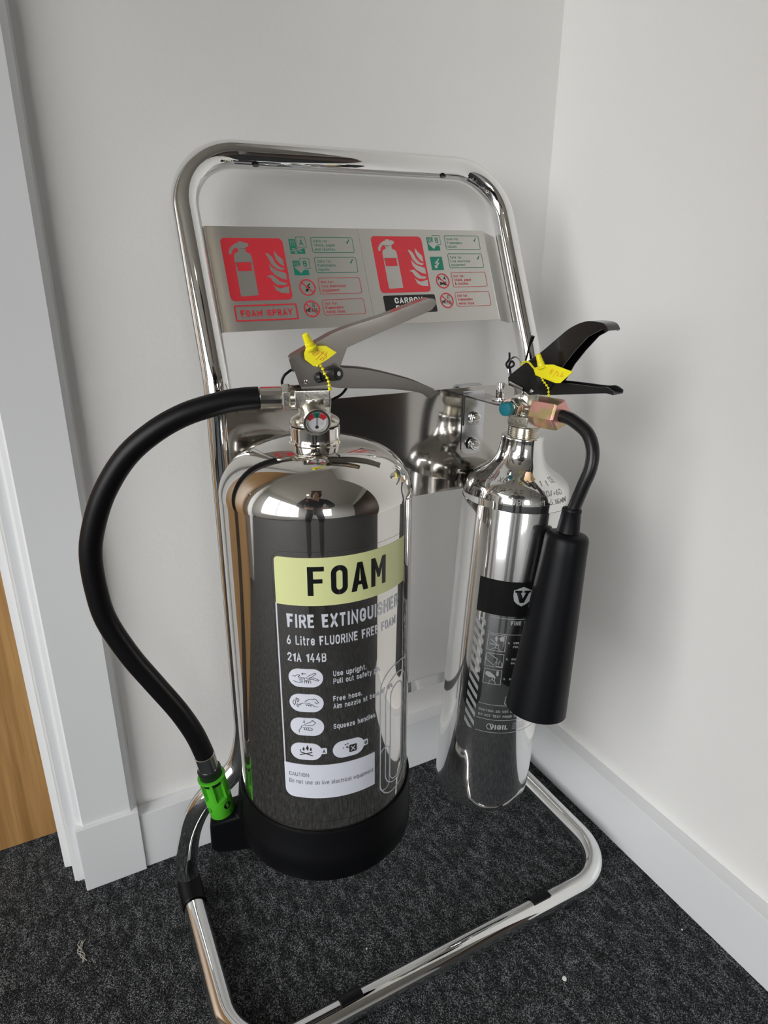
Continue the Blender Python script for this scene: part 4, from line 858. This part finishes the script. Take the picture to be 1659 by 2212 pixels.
hexnut(MB(), VF(.0125, 0, .6165), VF(.0435, 0, .6168), .0160, .18, .0022).build('outlet_nut', M['nut'], co2, sharp=20, bevel=.0003)
mb = MB(); cyl(mb, VF(-.004, .0395, .6290), VF(-.004, .0395, .6312), .0075, 32, bev=.0004); cyl(mb, VF(-.004, .0395, .6300), VF(-.004, .0395, .6475), .0040, 28, bev=.0004)
box(mb, (-.009, .006, .6282), (.001, .0400, .6308), VF)
mb.build('hanging_lug', M['chrome'], co2, sharp=30)
mb = MB()
channel(mb, [(-.0165, .6400), (-.0179, .6482)]+smooth2([(-.0150, .6515), (.0018, .6644), (.0206, .6775), (.0370, .6914), (.0504, .7019), (.0650, .7082), (.0790, .7085), (.0856, .7065), (.0890, .7019)], 4),
        [(-.0140, .6400), (.0046, .6362), (.0104, .6336), (.0314, .6386), (.0379, .6503), (.0461, .6662), (.0567, .6806), (.0691, .6947), (.0828, .7025), (.0870, .7005)], VF, .0105)
cl = mb.build('operating_lever', M['black_gloss'], co2, bevel=.0006)
mb = MB()
channel(mb, smooth2([(.0260, .6490), (.0379, .6500), (.0620, .6506), (.0846, .6508), (.0936, .6519), (.1008, .6488)], 3), smooth2([(.0200, .6350), (.0322, .6364), (.0633, .6415), (.0899, .6458), (.0960, .6462), (.1007, .6455)], 3), VF, .0088, flip=True)
mb.build('carrying_handle', M['black_satin'], co2, bevel=.0005)
lathe(MB(), [(.0001, .0012), (.0014, .0010), (.0023, 0)], axis_frame(VF(.0125, .0104, .6378), VF.y), 20, caps=False).build('rivet', M['chrome'], cl)
mb = MB(); prism(mb, [(-.0145, .6425), (-.0135, .6455), (.0035, .6405), (.0030, .6375)], VF, .0095, .0135); prism(mb, [(-.0110, .6425), (.0010, .6390), (.0030, .6300), (-.0040, .6300)], VF, .0095, .0115)
mb.build('lever_stop', M['chrome_soft'], co2, bevel=.0004)
mb = MB(); rc = VF(-.0165, .0020, .6565); rx, rz = (VF.x*.93+VF.y*.25).normalized(), Vector((0, 0, 1))
tube(mb, [rc+rx*.0112*math.cos(2*PI*i/40)+rz*.0118*math.sin(2*PI*i/40) for i in range(40)], .0009, 10, closed=True)
mb.build('pull_ring', M['chrome_soft'], co2)
mb = MB(); tube(mb, catmull([VF(-.0250, .002, .6720), VF(-.0238, .003, .6655), VF(-.0268, .0035, .6605), VF(-.0245, .003, .6565), VF(-.0205, .002, .6580), VF(-.0188, .001, .6605), VF(-.0215, .001, .6635), VF(-.0240, .002, .6600), VF(-.0222, .003, .6560), VF(-.0205, .003, .6500)], 5), .0011, 10)
tube(mb, catmull([VF(-.0045, .001, .6650), VF(-.0030, .001, .6720), VF(-.0016, .001, .6790), VF(.0002, .001, .6850), VF(.0022, .001, .6905)], 5), lambda i: .0011+.0009*max(0, min(1, (i-12)/4)), 10)
mb.build('cable_tie', M['rubber'], co2)
# hose and horn
camp = Vector((-.6308, -.744, .7485)); hh = [(.0380, .6163), (.0480, .6160), (.0582, .6134), (.0738, .6046), (.0817, .5900), (.0821, .5715), (.0762, .5509), (.0700, .5297), (.0676, .5192)]
pts = []
for i, (a, c) in enumerate(hh):
    p = VF(a, 0, c); k = max(0, min(1, (i-1)/7)); k = k*k*(3-2*k); pts.append(p+(camp-p)*.034*k)
HA, HB = Vector((-.1920, -.2980, .5080)), Vector((-.2200, -.3085, .3160))
pts[-1] = HA+(HA-HB).normalized()*.0180; pts.append(HA+(HA-HB).normalized()*.006)
chs = tube(MB(), catmull(pts, 6), .0064, 24).build('hose', M['black_satin'], co2)
hf = axis_frame(HA, HB-HA); HL = (HB-HA).length
lathe(MB(), [(.0066, -.0245), (.0090, -.0250), (.0097, -.0235), (.0097, -.0215), (.0094, -.0205), (.0112, -.0020), (.0116, .0010)], hf, 40, caps=False).build('horn_neck', M['horn_black'], chs)
lathe(MB(), [(.0100, -.0006), (.0150, -.0002), (.0188, .0008), (.0208, .0030), (.0217, .0065), (.0222, .020), (.0313, HL-.004), (.0315, HL), (.0302, HL+.001), (.0296, HL-.002), (.0200, .02), (.001, .015)], hf, 64, caps=False).build('discharge_horn', M['horn_black'], chs, sharp=40)

# ------------------------------------------------------------------ tamper seals
def seal(fr, t, tagpts, cone, beads, write, loop, label, loc):
    r_ = root('seal_tag', loc, label, 'seal tag', None)
    mb = MB(); prism(mb, tagpts, fr, t, t+.0011)
    tg = mb.build('tag', M['yellow'], r_, bevel=.0003)
    ik = Ink()
    for ln in write: ik.line(ln, .00035)
    ik.lay('handwriting', M['pen'], r_, lambda a, c, z=0: fr(a, t+.0013+z, c))
    (c0, c1) = cone; a, b_ = fr(c1[0], t+.0012, c1[1]), fr(c0[0], t+.003, c0[1]); L = (b_-a).length
    lathe(MB(), [(.0042, -.0010), (.0044, .0006), (.0036, .0012), (.0034, L*.35), (.0031, L*.38), (.0024, L*.95), (.0018, L), (.0010, L)], axis_frame(a, b_-a), 20).build('cone', M['yellow'], r_)
    mb = MB()
    path = catmull([fr(a_, tt, c_) for a_, tt, c_ in beads], 6); tube(mb, path, .0005, 8)
    for i in range(1, len(path), 4):
        q = path[i]; d = (path[min(i+1, len(path)-1)]-path[i-1]).normalized(); lathe(mb, [(.0004, -.0010), (.0014, .0002), (.0005, .0010)], axis_frame(q, d), 10)
    if loop: tube(mb, catmull([fr(*q) for q in loop], 5), .0010, 8)
    mb.build('beaded_tail', M['yellow'], r_)
    return r_
seal(FS, .0265, [(-.0083, .6930), (-.0068, .6969), (.0027, .6981), (.0081, .6980), (.0158, .6931), (.0097, .6887), (.0004, .6833), (-.0018, .6835), (-.0080, .6885)],
     ((-.0075, .7070), (-.0032, .6968)), [(.0000, .0270, .6840), (.0040, .0255, .6833), (.0062, .0245, .6783), (.0088, .0235, .6736), (.0101, .0215, .6694), (.0110, .0180, .6652), (.0115, .0125, .6635)],
     [[(.0010, .6950), (.0030, .6945), (.0022, .6928), (-.0012, .6912), (-.0022, .6925), (-.0004, .6938), (.0012, .6938), (.0020, .6955), (.0008, .6958), (.0010, .6950)], [(.0068, .6944), (.0000, .6880)], [(.0040, .6945), (.0050, .6925), (.0075, .6920), (.0085, .6940)], [(.0030, .6885), (.0050, .6900), (.0062, .6890), (.0050, .6876), (.0030, .6885)], [(.0060, .6905), (.0078, .6915), (.0080, .6900), (.0064, .6893)]],
     None, 'yellow plastic seal tag hanging on the steel levers of the foam extinguisher', tuple(FS(0, .0265, .69)))
seal(VF, .0265, [(.0253, .6622), (.0270, .6645), (.0381, .6682), (.0468, .6691), (.0685, .6648), (.0561, .6529), (.0512, .6523), (.0278, .6571)],
     ((.0300, .6775), (.0345, .6655)), [(.0345, .0268, .6560), (.0355, .0250, .6525), (.0374, .0225, .6489), (.0389, .0200, .6448), (.0383, .0180, .6388), (.0360, .0130, .6370)],
     [[(.0478, .6640), (.0462, .6650), (.0452, .6640), (.0464, .6622), (.0452, .6602), (.0438, .6604), (.0438, .6618), (.0464, .6628), (.0482, .6640)], [(.0518, .6642), (.0478, .6578)], [(.0512, .6622), (.0528, .6632), (.0538, .6620), (.0520, .6590), (.0548, .6594)], [(.0588, .6632), (.0566, .6612), (.0562, .6594), (.0578, .6588), (.0590, .6600), (.0574, .6608)]],
     [(.0024, .0165, .6634), (.0050, .0170, .6665), (.0100, .0180, .6672), (.0143, .0200, .6668), (.0219, .0240, .6638), (.0280, .0265, .6615)], 'yellow plastic seal tag hanging on the black levers of the slimmer extinguisher', tuple(VF(.045, .0265, .66)))

# ------------------------------------------------------------------ scraps on the carpet
def thing(mb, name, mat, loc, label, cat):
    me_o = mb.build(name, mat, None); 
    off = Vector(loc)
    for v in me_o.data.vertices: v.co -= off
    me_o.location = off; me_o['label'] = label; me_o['category'] = cat; return me_o
thing(lathe(MB(), [(.0024, .0003), (.0027, .0008), (.0025, .0014), (.0001, .0014)], Frame((-.2118, -.3897, 0), (1, .1, 0), (0, 1.25, 0), (0, 0, 1)), 20), 'paper_dot', M['paper'], (-.2118, -.3897, 0), 'small round white paper dot on the dark carpet in front of the stand', 'scrap')
mb = MB()
for k in range(4):
    b_ = Vector((-.6930, -.1062, .0014)); pts = [b_+Vector((random.uniform(-.0022, .0022)+.003*math.sin(i*.9+k), -.016+i*.0048+random.uniform(-.001, .001), random.uniform(0, .0015))) for i in range(7)]
    tube(mb, catmull(pts, 4), .00045, 6)
thing(mb, 'lint', M['lint'], (-.6930, -.1062, 0), 'wisp of pale grey lint on the carpet in front of the door frame', 'lint')
for loc, lab in (((-.0436, -.4103, 0), 'tiny pale crumb on the carpet near the right skirting board'), ((-.3954, -.2561, 0), 'tiny pale crumb on the carpet inside the tubular stand')):
    r_ = .0011; mb = MB(); lathe(mb, [(.0001, .0002), (r_, .0006), (r_*.8, .0014), (.0001, .0018)], Frame(loc, (1, .3, 0), (-.2, 1, 0), (0, 0, 1)), 8, caps=False)
    thing(mb, 'crumb', M['paper'], loc, lab, 'crumb')

# ------------------------------------------------------------------ the photographer, seen only as a dark reflection in the steel
M['skin_m'] = simple('skin', (.45, .25, .18), .5); M['navy'] = simple('navy_knit', (.018, .020, .034), .85)
M['denim'] = simple('black_denim', (.012, .013, .018), .8); M['hair_m'] = simple('dark_hair', (.02, .014, .010), .6); M['shoe_m'] = simple('black_shoe', (.01, .01, .01), .4)
HV, RV = Vector((.463, .886, 0)), Vector((.886, -.463, 0)); PO = Vector((-.6308, -.744, 0))
def B(r, f, z): return PO+RV*r+HV*f+Vector((0, 0, z))
def skinned(name, nodes, edges, mat, parent, rootk, sub=2):
    """nodes: key -> (point, radius)"""
    keys = list(nodes); ix = {k: i for i, k in enumerate(keys)}; org = parent_origin(parent)
    me = bpy.data.meshes.new(name); me.from_pydata([tuple(nodes[k][0]-org) for k in keys], [(ix[a], ix[b_]) for a, b_ in edges], [])
    o = bpy.data.objects.new(name, me); COL.objects.link(o); o.parent = parent
    md = o.modifiers.new('skin', 'SKIN')
    for i, k in enumerate(keys):
        d = me.skin_vertices[0].data[i]; r = nodes[k][1]; d.radius = r if isinstance(r, tuple) else (r, r); d.use_root = (k == rootk)
    md.use_smooth_shade = True
    sb = o.modifiers.new('sub', 'SUBSURF'); sb.levels = sub; sb.render_levels = sub
    me.materials.append(mat); return o
person = root('person', tuple(B(0, -.58, 0)), 'person in dark clothes bending forward behind the camera, seen in the steel reflections', 'person')
N = {'pel': (B(0, -.60, .88), .115), 'sp': (B(0, -.51, 1.00), .105), 'ch': (B(0, -.37, 1.13), .120), 'nb': (B(0, -.25, 1.22), .065), 'nk': (B(0, -.205, 1.265), .048), 'jaw': (B(0, -.155, 1.290), .062), 'hd': (B(0, -.130, 1.365), .085), 'top': (B(0, -.125, 1.430), .060), 'nose': (B(0, -.055, 1.330), .010)}
Ed = [('pel', 'sp'), ('sp', 'ch'), ('ch', 'nb'), ('nb', 'nk'), ('nk', 'jaw'), ('jaw', 'hd'), ('hd', 'top'), ('hd', 'nose')]
for q, sx in (('R', 1), ('L', -1)):
    N.update({'sh'+q: (B(.165*sx, -.285, 1.185), .055), 'el'+q: (B(.25*sx, -.20, .925), .042), 'wr'+q: (B(.098*sx, -.070, .800), .026), 'pa'+q: (B(.072*sx, -.040, .775), (.030, .014)),
              'hip'+q: (B(.095*sx, -.60, .84), .085), 'kn'+q: (B(.125*sx, -.50, .47), .058), 'an'+q: (B(.14*sx, -.60, .085), .036), 'toe'+q: (B(.155*sx, -.45, .035), .030)})
    Ed += [('ch', 'sh'+q), ('sh'+q, 'el'+q), ('el'+q, 'wr'+q), ('wr'+q, 'pa'+q), ('pel', 'hip'+q), ('hip'+q, 'kn'+q), ('kn'+q, 'an'+q), ('an'+q, 'toe'+q)]
    for i, (dz, ln) in enumerate(((.018, .034), (.004, .040), (-.011, .038), (-.025, .030))):
        b0_ = B(.062*sx, -.028, .775+dz*.9); N['f%d%s' % (i, q)] = (b0_, .0085); N['g%d%s' % (i, q)] = (B(.046*sx, -.018, .772+dz), .0080); N['h%d%s' % (i, q)] = (B(.043*sx-.006*sx, -.0165+.004, .770+dz*1.05), .0068)
        Ed += [('pa'+q, 'f%d%s' % (i, q)), ('f%d%s' % (i, q), 'g%d%s' % (i, q)), ('g%d%s' % (i, q), 'h%d%s' % (i, q))]
    N['t0'+q] = (B(.062*sx, -.052, .790), .0100); N['t1'+q] = (B(.040*sx, -.044, .782), .0085); Ed += [('pa'+q, 't0'+q), ('t0'+q, 't1'+q)]
skinned('body', N, Ed, M['skin_m'], person, 'pel', 1)
J = {k: (N[k][0], N[k][1]*1.42) for k in ('pel', 'sp', 'ch', 'shR', 'elR', 'shL', 'elL')}
J['nb'] = (N['nb'][0], .074)
for q in 'RL': J['wr'+q] = (N['wr'+q][0]*.85+N['el'+q][0]*.15, .036)
skinned('jumper', J, [('pel', 'sp'), ('sp', 'ch'), ('ch', 'nb'), ('ch', 'shR'), ('shR', 'elR'), ('elR', 'wrR'), ('ch', 'shL'), ('shL', 'elL'), ('elL', 'wrL')], M['navy'], person, 'pel')
T_ = {'pel': (N['pel'][0], .128)}; te = []
for q in 'RL':
    for k, f_ in (('hip', 1.16), ('kn', 1.25), ('an', 1.55)): T_[k+q] = (N[k+q][0], N[k+q][1]*f_)
    te += [('pel', 'hip'+q), ('hip'+q, 'kn'+q), ('kn'+q, 'an'+q)]
skinned('trousers', T_, te, M['denim'], person, 'pel')
for q, sx in (('R', 1), ('L', -1)):
    skinned('shoe', {'h': (B(.138*sx, -.635, .045), .044), 'm': (B(.146*sx, -.54, .045), .044), 't': (B(.156*sx, -.425, .038), .038)}, [('h', 'm'), ('m', 't')], M['shoe_m'], person, 'h')
skinned('hair', {'a': (B(0, -.165, 1.340), .078), 'b': (B(0, -.160, 1.395), .090), 'c': (B(0, -.135, 1.435), .074)}, [('a', 'b'), ('b', 'c')], M['hair_m'], person, 'b')
PHN = Frame(camp, tuple(r2), tuple(u2), tuple(fw))
phone = root('phone', tuple(PHN(0, -.055, -.016)), 'black phone held in both hands behind the camera position', 'phone')
box(MB(), (-.0375, -.135, -.0170), (.0375, .025, -.0085), PHN).build('casing', M['black_plastic'], phone, bevel=.002)
box(MB(), (-.0345, -.131, -.0176), (.0345, .021, -.0171), PHN).build('screen', M['black_gloss'], phone, smooth=False)
